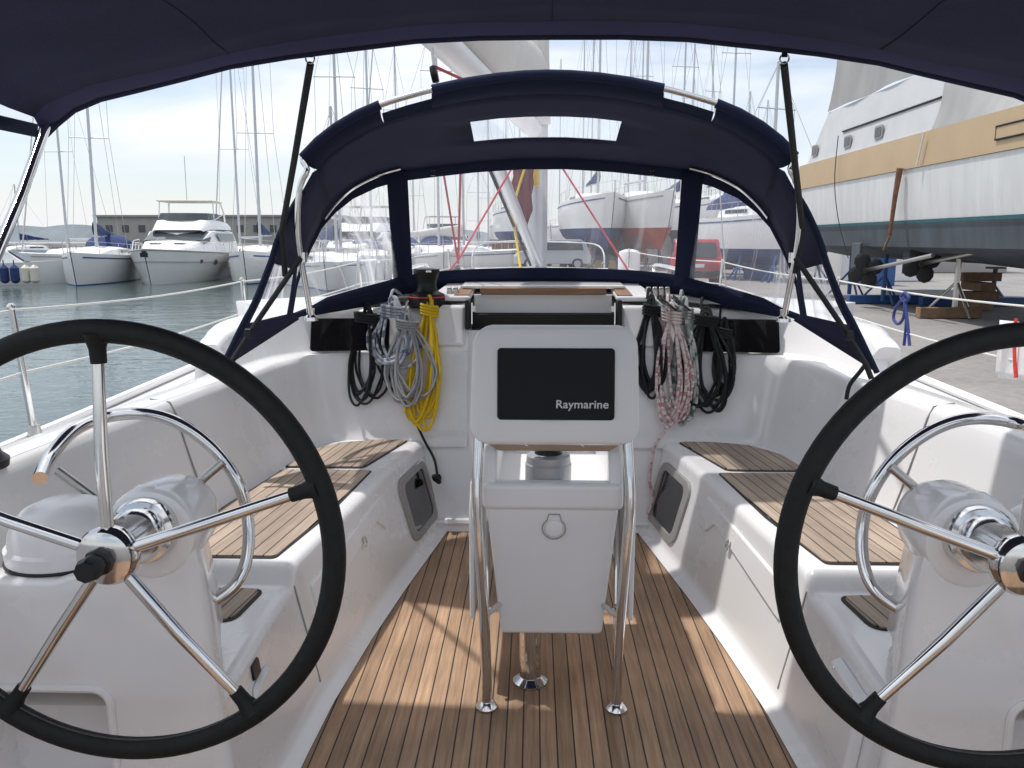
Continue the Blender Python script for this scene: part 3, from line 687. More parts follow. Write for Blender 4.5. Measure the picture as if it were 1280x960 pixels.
# ---- winch and clutches on the coachroof
w=MB(); wp_=Vector((-.615,4.22,1.10))
w.lathe([(.098,0),(.100,.05),(.09,.07),(.058,.085),(.05,.11),(.052,.14),(.062,.165),(.07,.185),(.068,.20),(.04,.205),(0,.205)],wp_,(0,0,1),32)
ww=w.build('winch','black',Y)
MB().lathe([(.1005,.052),(.102,.055),(.1005,.058)],wp_,(0,0,1),32).build('winch_ring','redplastic',ww)
MB().box(wp_+Vector((.02,-.05,.19)),(.03,.04,.012)).build('self_tailer','chrome',ww,bev=.003)
for cx,n_ in((.56,4),(-.50,2)):
    for k in range(n_):
        c=MB(); x=cx+k*.033
        c.box((x,4.30,1.165),(.026,.10,.045)); c.lathe([(0,-.012),(.016,-.012),(.016,.012),(0,.012)],(x,4.27,1.19),(1,0,0),14)
        c.build('rope_clutch','brushed',Y,bev=.004)
# deck organiser ropes leading aft
for i,x in enumerate((.58,.62,.655,.69)):
    MB().tube([(x,4.25,1.16),(x+.02,4.12,1.13),(x+.05,4.06,1.10)],.006,6).build('halyard_tail','rope_black' if i%2 else 'rope_greenfleck',Y)
# ---- stanchions and lifelines
st_y={-1:(.7,2.84,4.98,7.0,8.9),1:(.7,2.84,5.1,7.0,8.9)}
def sx_(y): return lerp(HB,y)-.04
for s in(-1,1):
    ll=None
    tops=[];mids=[]
    for y in st_y[s]:
        b=Vector((s*sx_(y),y,dz(y)+.01)); t=b+Vector((s*.03,-.01,.50)) if y<4 else b+Vector((s*.02,0,.42))
        so=MB().tube([b,t],.0125,12).build('stanchion','chrome',Y)
        MB().lathe([(.03,0),(.028,.02),(.018,.06),(0,.06)],b,(0,0,1),16).build('stanchion_base','brushed',so)
        MB().ball(t,.016,10).build('cap','chrome',so)
        tops.append(t-Vector((0,0,.012))); mids.append(b+(t-b)*.52)
    for L_ in(tops,mids):
        P=[]
        for a,b in zip(L_,L_[1:]):
            for k in range(8):
                t=k/8; q=a.lerp(b,t); q.z-=.02*math.sin(math.pi*t); P.append(q)
        P.append(L_[-1]); P.insert(0,L_[0]+Vector((0,-1.6,-.0)))
        MB().tube(P,.0048,7).build('lifeline','rope_white',Y)
for s in(-1,1): # bow pulpit
    MB().tube(cr([(s*.75,9.3,.93),(s*.74,9.4,1.35),(s*.45,10.3,1.42),(0,10.7,1.43)],6),.010,8).build('pulpit_rail','chrome',Y)
# ---- dodger
dod=empty('dodger'); dod.parent=Y
A_px=[(684,93),(655,94),(622,97),(582,103),(540,112),(507,121),(475,131),(447,143),(420,159),(397,177),(378,197)]
A2_px=[(684,118),(655,119),(622,121),(582,127),(540,136),(510,144),(480,154),(455,166),(432,180),(412,195),(397,212)]
YA,YA2=3.28,3.40
B_px=[(684,198,4.22),(655,198,4.21),(625,200,4.2),(597,202,4.19),(545,208,4.17),(497,214,4.15),(470,222,4.11),(440,237,4.04),(418,256,3.98),(402,276,3.92),(388,305,3.85),(378,330,3.78),(371,355,3.72),(366,392,3.66)]
W_px=[(684,345,4.52),(640,345,4.51),(600,346,4.50),(560,348,4.48),(526,351,4.45),(505,355,4.40),(480,362,4.28),(455,368,4.16),(430,374,4.04),(410,379,3.94),(398,384,3.88),(388,388,3.82),(378,391,3.75),(368,395,3.67)]
def sym(pts):
    """left half list (centre first) -> full left..right list symmetric about x=0"""
    L_=[Vector((min(p.x,-.0) if i else 0.,p.y,p.z)) for i,p in enumerate(pts)]
    return L_[::-1]+[Vector((-p.x,p.y,p.z)) for p in L_[1:]]
A=sym([at(u,v,Y=YA) for u,v in A_px]); A2=sym([at(u,v,Y=YA2) for u,v in A2_px])
Bh=[at(u,v,Y=y) for u,v,y in B_px]; B=sym(Bh); W=sym([at(u,v,Y=y) for u,v,y in W_px])
# roof: from the valance line A2 forward to hoop B (first 11 columns) with a clear strip in it
BR=sym([at(u,v,Y=y) for u,v,y in B_px[:11]])
def rows_between(P,Q,n,bulge=.0):
    out=[]
    for i in range(n+1):
        t=i/n; out.append([p.lerp(q,t)+Vector((0,0,bulge*math.sin(math.pi*t))) for p,q in zip(P,Q)])
    return out
rw=rows_between(A2,BR,12,.015)
nc=len(rw[0]); mid=nc//2
W0,W1=2,6  # roof window rows
mbs=MB(); mbw=MB()
us=[[(p.x,p.y) for p in r] for r in rw]
for i in range(12):
    for j in range(nc-1):
        q=[rw[i][j],rw[i][j+1],rw[i+1][j+1],rw[i+1][j]]
        inwin=(i in range(4,8)) and (mid-3<=j<mid+3)
        (mbw if inwin else mbs).add(q,[(0,1,2,3)],[[(p.x,p.y) for p in q]])
canopy=mbs.build('canvas_top','navy',dod,solid=.004,ang=50)
mbw.build('roof_window','vinyl_top',canopy)
# sleeve / valance over the aft hoop, with two openings where the tube shows
vz=[]
def valance(j0,j1):
    mb=MB(); rows=[]
    for t in(0,.25,.5,.75,1):
        rows.append([A[j].lerp(A2[j],t)+Vector((0,-.01*math.sin(math.pi*t)*2,-.012*math.sin(math.pi*t))) for j in range(j0,j1+1)])
    mb.grid(rows)
    # sleeve tube
    mb.tube([A[j] for j in range(j0,j1+1)],.019,10)
    return mb.build('hoop_sleeve','navydark',canopy,ang=60)
nA=len(A); # openings between px 475..540 -> indices: centre-first index 6..4
valance(0,mid-6); valance(mid-4,mid+4); valance(mid+6,nA-1)
for sgn in(-1,1):
    j=sorted((mid+sgn*4,mid+sgn*6)); rows=[[A[k].lerp(A2[k],t) for k in range(j[0],j[1]+1)] for t in(.45,.75,1)]
    MB().grid(rows).build('sleeve_gap_edge','navydark',canopy)
# aft hoop tube: over the top and down to the coaming
legL=[(384,212,3.27),(376,230,3.27),(372,262,3.27),(373,300,3.28),(379,340,3.30),(388,392,3.33)]
L_=[at(u,v,Y=y) for u,v,y in legL]
# put the foot on the coaming block
hoopP=cr([Vector((p.x,p.y,p.z)) for p in reversed(L_)]+[p for p in A]+[Vector((-p.x,p.y,p.z)) for p in L_],3)
hp=MB().tube(hoopP,.0125,12).build('hoop','chrome',dod)
for s in(-1,1):
    f=Vector((s*abs(L_[-1].x),3.335,L_[-1].z)); MB().lathe([(.03,-.03),(.028,-.015),(.016,-.005),(.018,.02),(.0,.025)],f,(0,0,1),16).build('hoop_foot','chrome',hp)
    g=Vector((s*abs(L_[4].x),3.30,L_[4].z+.06)); MB().lathe([(.0,-.02),(.02,-.02),(.02,.02),(.0,.02)],g,(0,0,1),14).build('clamp','chrome',hp)
# front hoop tube visible under the windows' upper edge
fh=[p+Vector((0,-.035,-.012)) for p in sym([at(u,v,Y=y) for u,v,y in B_px[4:12]])]
half=len(fh)//2
MB().tube(cr([at(u+3,v-3,Y=y-.06) for u,v,y in B_px[5:10]],5),.009,8).build('front_hoop','chrome',dod)
MB().tube(cr([Vector((-p.x,p.y,p.z)) for p in [at(u+3,v-3,Y=y-.06) for u,v,y in B_px[5:10]]],5),.009,8).build('front_hoop','chrome',dod)
# windscreen panes and navy borders
nb=len(B); c0=nb//2
scr_rows=rows_between(B,W,10,0)
cenL,cenR=c0-5,c0+5
def panes(j0,j1,name,m):
    rows=[r[j0:j1+1] for r in scr_rows]
    return MB().grid(rows).build(name,m,dod,ang=70)
pc=panes(cenL,cenR,'windscreen_pane','vinyl'); pl_=panes(0,cenL,'windscreen_pane','vinyl_side'); pr_=panes(cenR,nb-1,'windscreen_pane','vinyl_side')
def band(P,r,name='canvas_border',m='navydark',fl=(.03,.006),par=dod):
    return MB().tube(P,r,10,flat=None).build(name,m,par)
def strip(P,Q,name,m,par=dod,off=Vector((0,-.006,0))):
    rows=[[p+off for p in P],[q+off for q in Q]]
    return MB().grid(rows).build(name,m,par,solid=.006,ang=60)
def rowmix(t): return [b.lerp(w_,t) for b,w_ in zip(B,W)]
strip(rowmix(-.06),rowmix(.085),'upper_border','navydark')
strip([b.lerp(w_,1-.075) for b,w_ in zip(B,W)],[b.lerp(w_,1.12) for b,w_ in zip(B,W)],'lower_border','navydark')
MB().tube(W,.016,8).build('bottom_rope_edge','navydark',dod)
for s in(-1,1):
    jt=c0+s*5
    wv=Vector((s*.10,0,0))
    P=[r[jt]-wv*.5 for r in scr_rows]; Q=[r[jt]+wv*.5+Vector((0,-.035,0)) for r in scr_rows]
    # pillar leans outwards towards the foot as in the canvas cut
    strip([p for p in P],[q for q in Q],'pillar_border','navydark')
    MB().tube([r[jt]+Vector((0,-.015,0)) for r in scr_rows],.010,8).build('pillar_seam','navydark',dod)
    # aft edge of the side pane
    je=(0 if s<0 else nb-1)
    # toggles
    tg=Vector((s*.55,4.12,1.80)); t_=MB(); t_.lathe([(.012,0),(.006,.006),(.006,.02),(.014,.026),(0,.028)],at(541 if s<0 else 815,213,Y=4.14),(0,0,-1),12); t_.build('toggle','black',dod)
# side canvas aft of the windscreen
for s in(-1,1):
    aft=[at(u,v,Y=3.28) for u,v in((386,205),(391,216),(379,238),(362,266),(346,302),(338,328),(318,378),(303,406),(276,462))]
    fwd=[Bh[8]+Vector((0,0,0)),Bh[9],Bh[10],Bh[11]]+[at(u,v,Y=y) for u,v,y in((372,328,3.72),(371,338,3.71),(368,372,3.66),(366,391,3.64),(374,399,3.66))]
    if s>0: aft=[Vector((-p.x,p.y,p.z)) for p in aft]; fwd=[Vector((-p.x,p.y,p.z)) for p in fwd]
    # first: web between roof edge and side
    up_a=aft[:4]; up_f=fwd[:4]
    e=A2[0] if s<0 else A2[-1]
    up_a[0]=e
    mb=MB(); mb.grid(rows_between(up_a,up_f,4)); mb.build('side_canvas','navy',dod,solid=.004,ang=50)
    # lower part: frame around a small clear window
    la=aft[3:]; lf=fwd[3:]
    mb=MB(); rws=rows_between(la,lf,8)
    n=len(rws[0])
    wn=MB()
    for i in range(8):
        for j in range(n-1):
            q=[rws[i][j],rws[i][j+1],rws[i+1][j+1],rws[i+1][j]]
            if 1<=i<=6 and 2<=j<=3: wn.add(q,[(0,1,2,3)],[[(p.y,p.z) for p in q]])
            else: mb.add(q,[(0,1,2,3)])
    mb.build('side_canvas','navy',dod,solid=.004,ang=50); wn.build('side_window','vinyl_side',dod,ang=70)
    # dark edge hem + tension straps down to the coaming
    MB().tube(cr([aft[2]]+aft[3:],4),.012,8).build('hem','navydark',dod)
    st0=at(376,322,Y=3.27); st1=at(290,452,Y=3.22); st2=at(283,470,Y=3.2)
    if s>0: st0,st1,st2=[Vector((-p.x,p.y,p.z)) for p in(st0,st1,st2)]
    MB().tube([st0,st0.lerp(st1,.6)+Vector((0,-.02,0)),st1,st2],.011,8).build('tension_strap','web',dod)
    MB().box(st0.lerp(st1,.72)+Vector((0,-.03,0)),(.028,.02,.04)).build('strap_buckle','black',dod,bev=.004)
    MB().tube(cr([st1,st1+Vector((-s*.02,0,-.03)),st1+Vector((-s*.05,.02,-.09)),st1+Vector((-s*.055,.03,-.15))],5),.009,8).build('strap_tail','web',dod)
# ---- bimini
bim=empty('bimini'); bim.parent=Y
FE=[(684,45),(600,46),(520,50),(430,61),(360,70),(287,82),(230,97),(170,112),(125,123),(92,137),(70,155),(57,168)]
FI=[(684,26),(600,27),(520,31),(430,42),(360,52),(287,66),(233,80),(175,92),(112,106),(80,120),(54,131),(42,146)]
YB=2.62
yb=[YB]*12
fe=[]
for (u,v),yy in zip(FE,yb): fe.append(at(u,v,Y=yy))
fe=sym(fe); fi=sym([at(u,v,Y=YB-.10) for u,v in FI])
mb=MB(); mb.grid([fe,[a.lerp(b,.5)+Vector((0,0,-.01)) for a,b in zip(fe,fi)],fi]); mb.tube(fe,.012,8)
hem=mb.build('front_hem','navyhem',bim,ang=60)
rws=[]
for i in range(15):
    t=i/14; y=YB-.10-t*1.55; lift=.06*math.sin(math.pi*t)
    sag=0
    rws.append([Vector((p.x*(1+.02*math.sin(t*3)),y,p.z+lift+.006*min(i,1)*math.sin(p.x*9+i*1.7)+(-.03*t if abs(p.x)>1.2 else 0))) for p in fi])
mbs=MB(); mbw=MB(); nn=len(fi)
for i in range(14):
    for j in range(nn-1):
        q=[rws[i][j],rws[i][j+1],rws[i+1][j+1],rws[i+1][j]]
        ins=False
        mbs.add(q,[(0,1,2,3)])
top=mbs.build('bimini_canvas','navy',bim,solid=.004,ang=50)
for xs_ in(-.95,0,.95):
    j=min(range(nn),key=lambda q:abs(fi[q].x-xs_)); MB().tube([rws[i][j]+Vector((0,0,-.004)) for i in range(15)],.0012,6).build('seam','navydark',top)
# bimini side clear patches and lower side bolster, port and starboard
for s in(-1,1):
    tip=fe[0] if s<0 else fe[-1]
    sg=s
    # side drop with a small clear strip
    P=[]; Q=[]; R_=[]
    for i in range(7):
        t=i/6; y=YB-.05-t*1.1
        a=Vector((rws[0][0 if s<0 else -1].x,y,tip.z+.07)); P.append(a); Q.append(a+Vector((s*.02,0,-.045))); R_.append(a+Vector((s*.03,0,-.085)))
    MB().grid([P,Q]).build('side_window','vinyl_top',bim)
    MB().grid([Q,R_]).build('side_hem','navydark',bim,solid=.006)
    # bow legs
    b0=at(60,165,Y=2.6); b1=at(-14,340,Y=2.05)
    if s>0: b0,b1=[Vector((-p.x,p.y,p.z)) for p in(b0,b1)]
    dd=(b1-b0)
    MB().tube([b0+Vector((0,0,.03)),b0+dd*.5,b0+dd*1.0,b0+dd*1.7],.0155,12).build('bow_tube','chrome',bim)
    # webbing strap from the bimini to the dodger hoop
    t0=at(388,80,Y=2.62); t1=at(352,290,Y=3.27)
    t1=at(366,262,Y=3.25) if False else t1
    if s>0: t0,t1=at(980,80,Y=2.62),at(1003,285,Y=3.27)
    sp=MB().tube([t0,t0.lerp(t1,.5)+Vector((0,0,-.006)),t1,t1+Vector((-s*.012 if s>0 else .0,.02,-.18))],.012,8).build('webbing_strap','web',bim)
    MB().tube([t0+Vector((0,0,.015))+Vector((.014*math.cos(a),0,.014*math.sin(a))) for a in [2*math.pi*k/14 for k in range(14)]],.0028,6,closed=True).build('d_ring','chrome',sp)
    MB().box(t0+Vector((0,0,.045)),(.016,.006,.05)).build('tab','navydark',sp)
# ---- mast, boom, running rigging
mast=MB().tube([(-.02,7.0,.9),(-.02,7.0,14)],.085,20).build('mast','alu',Y)
for s in(-1,1):
    for z in(5.5,9.5): MB().tube([(0,7,z),(s*1.1,6.9,z+.1)],.025,6).build('spreader','alu',mast)
    MB().tube([(s*1.6,6.85,.9),(s*1.1,6.9,5.6),(s*1.0,6.9,9.6),(0,7,13.8)],.005,5).build('shroud','brushed',mast)
b0=Vector((-.06,6.9,2.36)); b1=Vector((-.62,3.75,2.46))
boom=MB().tube([b0,b1],.075,14).build('boom','white',Y)
rows=[]
for i in range(15):
    t=i/14; c=b0.lerp(b1,t); d=(b1-b0).normalized(); side=Vector((d.y,-d.x,0)); h=.55-.32*t; w_=.14-.03*t
    ring=[]
    for k in range(14):
        a=2*math.pi*k/14; ring.append(c+side*w_*math.cos(a)*(1+.05*math.sin(i*2+k))+Vector((0,0,.08+h*.5+h*.55*math.sin(a))))
    rows.append(ring)
mb=MB(); mb.grid(rows,closed=True); mb.add(rows[-1],[tuple(range(14))]); mb.build('furled_sail','sailcloth',boom,ang=60)
MB().tube([(-.03,6.88,2.4),(-.03,6.9,4.6)],[.12,.05],10).build('sail_luff','sailcloth',mast)
# rod kicker
kp=[at(618,198,Y=5.6),at(672,330,Y=6.8)]
k_=MB().tube(kp,[.05,.035],12).build('boom_kicker','alu',Y)
MB().tube([p+Vector((-.06,0,-.01)) for p in kp],.012,8).build('kicker_line','rope_black',k_)
# mainsheet blocks and red lines
m1=at(573,338,Y=4.72)
for u,v,y in((551,195,4.4),(576,195,4.4)):
    MB().tube([at(u,v,Y=y),m1+Vector((0,0,.04))],.0065,8).build('mainsheet','rope_red',Y)
MB().tube([at(648,196,Y=5.6),m1+Vector((0,0,.06))],.0065,8).build('mainsheet','rope_red',Y)
MB().tube([m1+Vector((0,0,.06)),at(545,356,Y=4.6)],.0065,8).build('mainsheet','rope_red',Y)
MB().tube([at(694,196,Y=5.2),at(793,350,Y=4.9)],.0065,8).build('control_line','rope_red',Y)
MB().tube([at(660,196,Y=6.4),at(640,262,Y=6.4),at(652,345,Y=6.0)],.010,8).build('spinnaker_halyard','rope_yellow',Y)
def block(p,name,m='black',k=1.):
    o=MB().lathe([(0,-.014*k),(.034*k,-.014*k),(.038*k,0),(.034*k,.014*k),(0,.014*k)],p,(1,0,.2),18).build(name,m,Y,bev=.002)
    q=MB(); q.box(p+Vector((0,0,-.045*k)),(.02*k,.012*k,.05*k)); q.tube([p+Vector((.012*k*math.cos(a),0,-.075*k+.016*k*math.sin(a))) for a in [2*math.pi*t/12 for t in range(12)]],.004,6,closed=True); q.build('shackle','chrome',o); return o
block(m1,'sheet_block','black',.85)
bb=at(543,93,Y=3.9); block(bb,'boom_block','black',1.1)
MB().lathe([(0,-.016),(.02,-.016),(.02,.016),(0,.016)],bb+Vector((-.0,-.01,.0)),(1,0,.2),14).build('block_sheave','rope_red',Y)
MB().tube([bb+Vector((0,0,.02)),bb+Vector((-.01,0,.12))],.008,6).build('block_strop','brushed',Y)
MB().tube([bb+Vector((0,0,-.02)),at(575,204,Y=4.3)],.007,6).build('mainsheet','rope_red',Y)
MB().tube([at(545,84,Y=3.9),at(580,100,Y=4.3),at(640,135,Y=5.2)],.008,6).build('mainsheet','rope_red',Y)
block(at(654,62,Y=6.0),'halyard_block','black',1.1)
# maroon bag hanging at the mast foot, halyard coil
rows=[]
for i in range(12):
    t=i/11; v=195+92*t; c=at(656-(8*t if t<.5 else 4),v,Y=6.5); w_=.085*(1 if t<.75 else 1-(t-.75)*2.2)
    rows.append([c+Vector((w_*math.cos(2*math.pi*k/12)*(1+.08*math.sin(i*1.8+k*2)),w_*math.sin(2*math.pi*k/12),0)) for k in range(12)])
sb=MB().grid(rows,closed=True).build('sail_bag','maroon'); tag(sb,'maroon canvas bag hanging beside the mast ahead of the windscreen','bag')
h_=at(670,215,Y=6.85)
wh=MB().tube([h_+Vector((0,-.02,.11)),h_+Vector((0,-.02,-.11))],.032,12).build('winch_handle_holder','yellow',mast)
# ---- deck gear on the coachroof: dorade vents and grab rails seen through the screen
for s in(-1,1):
    MB().tube(cr([(s*.95,5.2,1.17),(s*.95,5.25,1.24),(s*.90,6.3,1.26),(s*.90,6.35,1.19)],5),.013,8).build('grab_rail','chrome',Y)
# ================================================================ COILS OF ROPE
def coil(name,label,m,x,zt,zb,w,n,r,sd,off=.035,group='rope coils hung on the cockpit bulkhead',tail=None,wrapd=.10,skew=0.):
    rnd=random.Random(sd); mb=MB()
    for i in range(n):
        ww=w*rnd.uniform(.45,1.0)*.5; dx=rnd.uniform(-.3,.3)*w; zbb=zb+rnd.uniform(0,.16)*(zt-zb); ztt=zt-rnd.uniform(0,.04)
        o=off+rnd.uniform(-.012,.02); ph=rnd.uniform(-.3,.3)
        P=[]
        K=22
        for k in range(K):
            a=2*math.pi*k/K; z=.5*(ztt+zbb)+.5*(ztt-zbb)*math.cos(a)
            t=(ztt-z)/(ztt-zbb)
            neck=.28+.72*min(1,max(0,(t-.12)/.55))**.8
            if t<.12: neck=.28+ .25*(1-t/.12)
            xx=x+dx*t+skew*t+ww*math.sin(a)*neck*1.25+rnd.uniform(-.004,.004)
            P.append(Vector((xx,BULK(z)-o-.012*math.sin(a+ph),z)))
        mb.tube(cr(P,3,True),r,7,closed=True)
    zn=zt-wrapd
    for q in range(4):
        P=[Vector((x+(w*.22+.014)*math.cos(2*math.pi*k/16),BULK(zn)-off-.002+(.030)*math.sin(2*math.pi*k/16)-.0,zn+q*r*2.0-.008*math.cos(2*math.pi*k/16))) for k in range(16)]
        mb.tube(P,r,7,closed=True)
    # hanging bight up to the coachroof edge
    mb.tube(cr([Vector((x-.02,BULK(zt)-off,zt-.02)),Vector((x-.01,BULK(zt)-.01,zt+.03)),Vector((x+.01,BULK(zt)+.06,max(zt+.01,1.14))),Vector((x+.02,4.27,1.155))],4),r,7)
    if tail: mb.tube(cr([Vector(p) for p in tail],6),r,7)
    o=mb.build(name,m); tag(o,label,'rope coil',group); return o
tl=lambda *a:[at(u,v,Y=BULK(z)-.04) for u,v,z in a]
coil('rope_coil','black rope coil hanging over the left instrument panel','rope_black',-.92,1.13,.60,.22,7,.0068,1)
coil('rope_coil','blue and white flecked rope coil left of the grey one','rope_bluefleck',-.78,1.16,.80,.20,10,.008,2,off=.045)
coil('rope_coil','plain light grey rope coil beside the yellow one','rope_grey',-.70,1.10,.60,.19,9,.0065,3,off=.075,skew=.03)
coil('rope_coil','bright yellow rope coil hanging below the black winch','rope_yellow',-.59,1.17,.49,.13,9,.0075,4,off=.05,skew=-.03,tail=tl((520,480,.75),(505,500,.65),(515,525,.55),(545,500,.65)))
coil('rope_coil','black rope coil next to the companionway under the clutches','rope_black',.56,1.17,.64,.13,10,.0075,5)
coil('rope_coil','white rope coil with red flecks and a long dangling tail','rope_redfleck',.66,1.14,.50,.15,8,.0078,6,off=.055,tail=tl((838,500,.65),(832,535,.52),(818,560,.42),(812,600,.25),(816,622,.17),(810,643,.1)))
coil('rope_coil','white rope coil with dark green flecks behind the red flecked one','rope_greenfleck',.73,1.16,.48,.13,8,.0075,7,off=.03)
coil('rope_coil','large black rope coil hanging in front of the right instrument panel','rope_black',.835,1.12,.585,.20,9,.0075,8,off=.05)
coil('rope_coil','small black rope coil rightmost on the bulkhead','rope_black',.93,1.06,.67,.10,6,.0068,9,off=.045)
mb=MB(); mb.tube(cr(tl((455,410,1.02),(478,470,.77),(510,510,.61),(530,550,.45),(543,575,.33),(547,600,.22)),6),.0068,7)
k0=at(546,598,Y=BULK(.23)-.05)
for q in range(3): mb.tube([k0+Vector((.018*math.cos(a+q),-.008*q+.01*math.sin(2*a),.018*math.sin(a))) for a in [2*math.pi*k/14 for k in range(14)]],.0062,7,closed=True)
tag(mb.build('loose_rope','rope_black'),'single black rope end with a knot dangling beside the yellow coil','rope')
# cloth with red stripe on the starboard lifeline, and blue rope loops
P=[];Q=[]
rows=[]
l1=at(1250,398,X=1.91); l2=at(1292,398,X=1.93)
for i in range(9):
    t=i/8; rows.append([at(1250-6*t+(j/8)*48,400+t*72+j*.6,X=1.90-.012*math.sin(j*1.1+t*2)) for j in range(9)])
cl=MB().grid(rows).build('white_flag','cloth',solid=.003); tag(cl,'white cloth with a red stripe hanging on the right lifeline','cloth')
MB().tube([at(1270-2*math.sin(t*3),398+t*74,X=1.885) for t in [k/10 for k in range(11)]],.007,8).build('red_edging','redplastic',cl)
mb=MB()
def onl(u,v): return at(u,v,X=1.88)
mb.tube(cr([onl(1130,372),onl(1120,385),onl(1117,398),onl(1123,405),onl(1130,395),onl(1131,375),onl(1133,400),onl(1130,432)],6),.008,7)
mb.tube(cr([onl(1130,370),onl(1134,400),onl(1137,432)],6),.008,7)
mb.tube(cr([onl(1126,371),onl(1131,366),onl(1136,372),onl(1131,377),onl(1126,371)],5),.009,7)
tag(mb.build('mooring_line','rope_blue'),'blue rope looped over the right lifeline','rope')
# ================================================================ SETTING
def structure(name,mb,m,**k):
    o=mb.build(name,m,**k); o['kind']='structure'; return o
def watermat():
    m=bpy.data.materials.new('harbour_water'); m.use_nodes=True; nt=m.node_tree; N=nt.nodes; L=nt.links; b=N['Principled BSDF']
    b.inputs['Base Color'].default_value=(.065,.095,.092,1); b.inputs['Roughness'].default_value=.06; b.inputs['IOR'].default_value=1.33
    tc=N.new('ShaderNodeTexCoord'); hs=[]
    for scl,w in((.55,1.),(2.6,.5),(7.,.16)):
        n=N.new('ShaderNodeTexNoise'); n.inputs['Scale'].default_value=scl; n.inputs['Detail'].default_value=3; n.inputs['Distortion'].default_value=.6
        mp=N.new('ShaderNodeMapping'); mp.inputs['Scale'].default_value=(.7,1.3,1); mp.inputs['Rotation'].default_value=(0,0,R(20*scl)); L.new(tc.outputs['Object'],mp.inputs[0]); L.new(mp.outputs[0],n.inputs['Vector'])
        mm=N.new('ShaderNodeMath'); mm.operation='MULTIPLY'; L.new(n.outputs['Fac'],mm.inputs[0]); mm.inputs[1].default_value=w; hs.append(mm.outputs[0])
    a=hs[0]
    for h in hs[1:]:
        q=N.new('ShaderNodeMath'); q.operation='ADD'; L.new(a,q.inputs[0]); L.new(h,q.inputs[1]); a=q.outputs[0]
    bp=N.new('ShaderNodeBump'); bp.inputs['Strength'].default_value=.38; bp.inputs['Distance'].default_value=.10
    L.new(a,bp.inputs['Height']); L.new(bp.outputs[0],b.inputs['Normal']); return m
M['water']=watermat()
structure('water',MB().add([(-2500,-300,WZ),(2500,-300,WZ),(2500,3000,WZ),(-2500,3000,WZ)],[(0,1,2,3)]),'water',smooth=False)
def yardmat():
    m=mat('yard_concrete',(.265,.25,.24),.9,noise=.22,nscale=.35,bump=.3,bscale=30)
    nt=m.node_tree; N=nt.nodes; L=nt.links; b=N['Principled BSDF']; src=b.inputs['Base Color'].links[0].from_socket
    tc=N.new('ShaderNodeTexCoord'); n=N.new('ShaderNodeTexNoise'); n.inputs['Scale'].default_value=9; n.inputs['Detail'].default_value=9; n.inputs['Roughness'].default_value=.75; L.new(tc.outputs['Object'],n.inputs['Vector'])
    r=N.new('ShaderNodeMapRange'); r.inputs['From Min'].default_value=.3; r.inputs['From Max'].default_value=.7; r.inputs['To Min'].default_value=.75; r.inputs['To Max'].default_value=1.15; L.new(n.outputs['Fac'],r.inputs[0])
    mxx=N.new('ShaderNodeMix'); mxx.data_type='RGBA'; mxx.blend_type='MULTIPLY'; mxx.inputs[0].default_value=1; L.new(src,mxx.inputs[6]); L.new(r.outputs[0],mxx.inputs[7]); L.new(mxx.outputs[2],b.inputs['Base Color'])
    return m
M['yard']=yardmat()
GZ=-.2
g=MB(); outline=[(2.75,-20),(2.75,30),(-3,36),(-6,60),(-6,400),(600,400),(600,-20)]
g.prism([(x,y,GZ) for x,y in outline],(0,0,-2)); structure('quay',g,'yard',smooth=False)
k=MB(); 
for (a,b) in zip(outline[:4],outline[1:5]):
    a=Vector((*a,0));b=Vector((*b,0)); d=(b-a); c=(a+b)/2; ang=math.atan2(d.y,d.x)
    k.box((c.x,c.y,GZ+.04),(d.length,.35,.12),Matrix.Rotation(ang,3,'Z'))
structure('quay_edge',k,'concrete',bev=.02)
g=MB(); g.add([at(0,0,Y=1)*0+Vector((-900,420,WZ+.3)),Vector((900,420,WZ+.3)),Vector((900,1400,WZ+.3)),Vector((-900,1400,WZ+.3))],[(0,1,2,3)]); structure('far_shore',g,'roofing',smooth=False)
rows=[[],[]]
for i in range(121):
    x=-900+15*i; h=4+6*abs(math.sin(i*.21))+4*abs(math.sin(i*.53+1))+(6 if x<-300 else 0)
    rows[0].append(Vector((x,900,-1))); rows[1].append(Vector((x,930,h)))
M['hill']=mat('far_hill',(.20,.23,.25),.95,noise=.2,nscale=.02)
structure('hills',MB().grid(rows),'hill',smooth=False)
# far breakwater wall to the left
g=MB(); g.box((-70,140,-.1),(110,3,1.6)); bw=g.build('breakwater','concrete',bev=.1); tag(bw,'long low grey breakwater wall beyond the left moorings','wall')
# warehouse
wz=150.
wl=at(130,300,Y=wz); wr=at(258,300,Y=wz); wt=at(150,271,Y=wz).z
wh_=empty('warehouse',((wl.x+wr.x)/2-0,wz,0)); tag(wh_,'long grey harbour warehouse with a row of small windows behind the motor yacht','warehouse')
W_=wr.x-wl.x+26
MB().box((12,6,(wt-1)/2),(W_,12,wt+1)).build('wall','concrete',wh_,smooth=False)
MB().box((12,6,wt+.15),(W_+1,13,.35)).build('roof','roofing',wh_,smooth=False)
for i in range(13):
    f=MB(); x=12-W_/2+2.2+i*3.1; f.box((x,-.06,wt*.62),(1.2,.12,1.3)); f.build('window','winglass',wh_,smooth=False)
sh2=empty('quay_building',(-38,128,0)); tag(sh2,'low grey quay building with a pitched roof right of the motor yacht','building')
MB().box((2,4,2),(9,8,5)).build('wall','roofing',sh2,smooth=False)
MB().prism([(-3,0,4.5),(7,0,4.5),(2,0,6)],(0,8,0)).build('roof','concrete',sh2,smooth=False)
for xx in(-1,1,3,5): MB().box((xx,-.05,2.8),(1,.1,1)).build('window','winglass',sh2,smooth=False)
